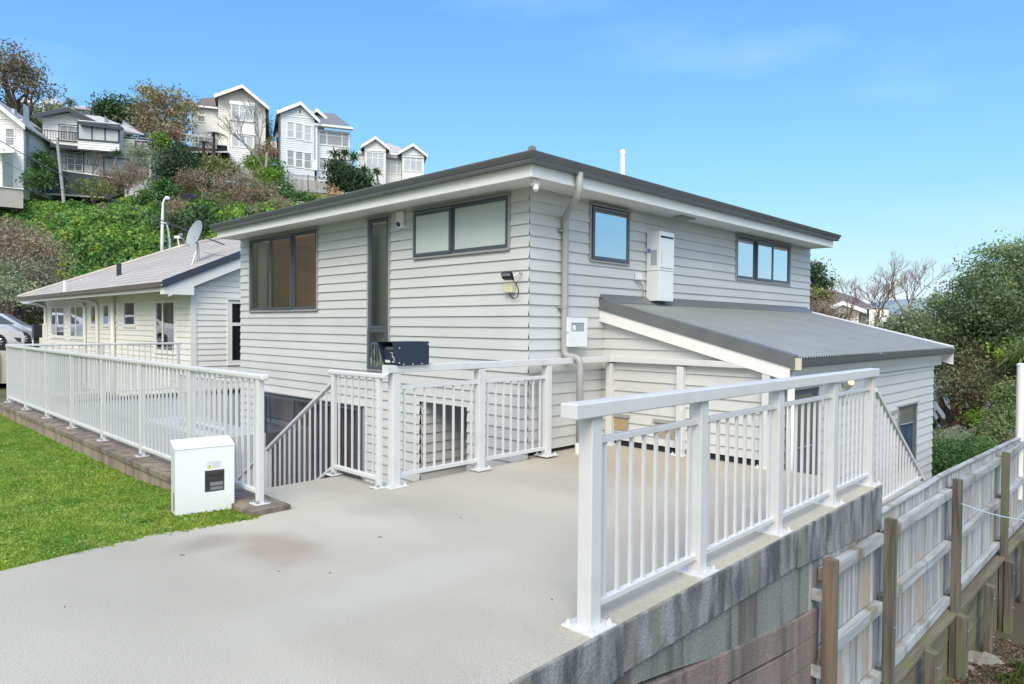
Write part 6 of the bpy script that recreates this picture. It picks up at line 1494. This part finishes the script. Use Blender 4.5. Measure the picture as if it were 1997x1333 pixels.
for i, (px, py, r, lb) in enumerate(((1915, 1287, (.26, .22, .2), 'largest flat grey stone beside the short retaining posts'), (1932, 1262, (.09, .08, .1), 'small pinkish stone on top of the largest stone'), (1890, 1306, (.10, .09, .1), 'small tan stone at the foot of a fence post'), (1992, 1215, (.11, .09, .12), 'pale stone at the right picture edge'), (1975, 1232, (.12, .07, .08), 'thin flat stone among brown leaves'), (1968, 1252, (.05, .05, .06), 'tiny pale stone in the dead leaves'))):
    rock(lb, grd(px, py), r, .55 if i else .4)
# ------------------------------------------------------------------ right: big coastal tree, bushes, bare tree
BT = thing('coastal_tree', 'large spreading dark green evergreen tree filling the right edge', 'tree', tuple(at(1905, 905, 21)))
bl = [pblob(1975, 540, 75, 60, 22), pblob(1900, 590, 60, 50, 21), pblob(1950, 640, 75, 45, 21), pblob(1850, 620, 40, 34, 21), pblob(2040, 600, 80, 110, 22), pblob(2010, 500, 45, 30, 22), pblob(1925, 555, 35, 25, 22)]
leaf_mesh('crown', clumps(bl, 430, 105, .44, .66), .11, LM['pohu'], BT, .45)
bl = [pblob(1870, 700, 55, 45, 21), pblob(1950, 730, 70, 45, 21), pblob(1885, 755, 45, 35, 20), pblob(2010, 720, 50, 70, 21)]
leaf_mesh('crown', clumps(bl, 420, 55, .42, .5), .10, LM['rust'], BT, .4); leaf_mesh('crown', clumps(bl[:3], 170, 55, .42, .5), .11, LM['pohu'], BT, .4)
bl = [pblob(1965, 770, 30, 16, 19.5), pblob(1915, 815, 26, 14, 19.5), pblob(1985, 690, 30, 16, 19.5)]
leaf_mesh('crown', clumps(bl, 70, 50, .3, .3), .11, LM['lime'], BT, .5)
mb = MB(); bs = at(1900, 900, 21); limbs(mb, bs, [at(1835, 730, 21), at(1850, 690, 21), at(1900, 700, 21.5), at(1960, 720, 21), at(1990, 640, 22), at(1940, 600, 22), at(1990, 790, 20.5), at(1830, 770, 20.5)], .22, .06, .16, 7); mb.build('trunk', M_barkr, BT)
mb = MB(); limbs(mb, at(1860, 880, 21), [at(1829, 760, 20.5), at(1880, 740, 21), at(1825, 800, 20.5)], .12, .03, .16, 7); mb.build('trunk', M_bark, BT)
shrub('grey_green_bush', 'soft grey green bush between the lean-to roof and the coastal tree', [pblob(1785, 640, 45, 38, 26), pblob(1740, 660, 40, 25, 26), pblob(1815, 690, 40, 30, 25)], LM['pale'], 300, 44, .45, .13)
shrub('fence_hedge', 'small leaved green hedge between the lean-to corner and the paling fence', [pblob(1850, 885, 40, 24, 15), pblob(1895, 870, 36, 16, 16), pblob(1830, 905, 26, 22, 14)], LM['mid'], 330, 46, .22, .055, base=tuple(at(1850, 925, 15)))
shrub('yellow_green_shrub', 'yellow green leafy shrub against the white pole', [pblob(1958, 815, 16, 26, 17.5), pblob(1972, 770, 14, 22, 17.5), pblob(1935, 838, 14, 13, 17)], LM['olive'], 110, 46, .25, .075)
shrub('dry_fringe_plant', 'pale dry flowering plant above the hedge', [pblob(1840, 855, 30, 10, 15.5), pblob(1870, 848, 20, 8, 16)], LM['pale'], 70, 40, .2, .05, aspect=.25, trunk=False, base=tuple(at(1845, 880, 15.5)))
p_ = thing('palm', 'spiky palm fronds behind the white pole at the right edge', 'palm', tuple(at(2005, 800, 18.5))); mb = MB(); straps(mb, at(1998, 700, 18.5), 1.0, 120, .022, .5); mb.build('fronds', LM['olive'], p_); mb = MB(); mb.tube([at(2005, 830, 18.5), at(1998, 700, 18.5)], .09, 8); mb.build('trunk', M_bark, p_)
bare('leafless_tree', 'spreading leafless reddish tree behind the lean-to roof', (1708, 640), 27, 2.4, M_barkp, 1.0, 6, .05, (0, 0), None, 21, 3)
bare('leafless_tree', 'leafless tree with reddish limbs beside the coastal tree', (1775, 640), 30, 3.5, M_barkp, .85, 6, .055, (-.1, .1), None, 5, 3)
bare('leafless_tree', 'thin leafless tree just right of the main house wall', (1655, 640), 27, 2.6, M_barkp, 1.0, 5, .035, (0, 0), None, 14, 3)
tree('dark green tree top behind the far end of the house wall', [(1588, 535, 16, 22, 45), (1606, 552, 12, 10, 45), (1590, 570, 18, 12, 45)], 'dark', 90, 40, .5, .17, base=(1590, 640, 45), grp=None, extra=(([(1600, 575, 24, 10, 44)], 'gold', 40),))
tree('rusty brown tree in front of the brown roofed house', [(1600, 605, 26, 18, 40), (1640, 615, 26, 10, 40)], 'brown', 110, 36, .5, .14, base=(1610, 660, 40), grp=None, aspect=.25)
# valley bush reaching to the horizon, retaining timbers under the tree
n = 90000; Y = 30 + 420 * rng.random(n) ** 2.2; X = Y * rng.uniform(.36, .95, n); Z = -5.5 + .030 * Y * (Y < 200) + 1.6 * np.sin(X * .21) * np.sin(Y * .17) + rng.random(n) * 1.4
V = np.stack([X * sa + Y * ca, -X * ca + Y * sa, Z], -1); o = leaf_mesh('valley_bush', V, .35 + .012 * Y, LM['mid'], None, .7); tag(o, 'dark green bush covering the valley behind the houses on the right', 'bush', kind='stuff')
wt = thing('old_timber_steps', 'weathered timber retaining steps under the coastal tree', 'garden steps', tuple(at(1880, 860, 19)))
for a, b in (((1838, 842), (1872, 832)), ((1868, 852), (1905, 835)), ((1890, 862), (1935, 848)), ((1846, 866), (1898, 872))):
    mb = MB(); A_, B_ = at(*a, 19), at(*b, 19); mb.tube([A_, B_], .06, 4); mb.build('timber', M_rail if a == (1846, 866) else M_fpost, wt)
mb = MB(); mb.quad(at(1826, 740, 26), at(2050, 740, 26), at(2050, 900, 26), at(1826, 900, 26))
o = MB(); q0, q1 = at(1820, 880, 30), at(2060, 880, 30); o.hexa([q0, q1, q1 + YD * 6, q0 + YD * 6] + [w + Vector((0, 0, 3.0)) + (YD * 0) for w in (q0, q1, q1 + YD * 6, q0 + YD * 6)])
solo('blue_grey_roof', o, mat('blue_grey_roof_iron', (.28, .33, .42), .5, var=.1), 'blue grey iron roof glimpsed through the coastal tree', 'roof', tuple(q0))
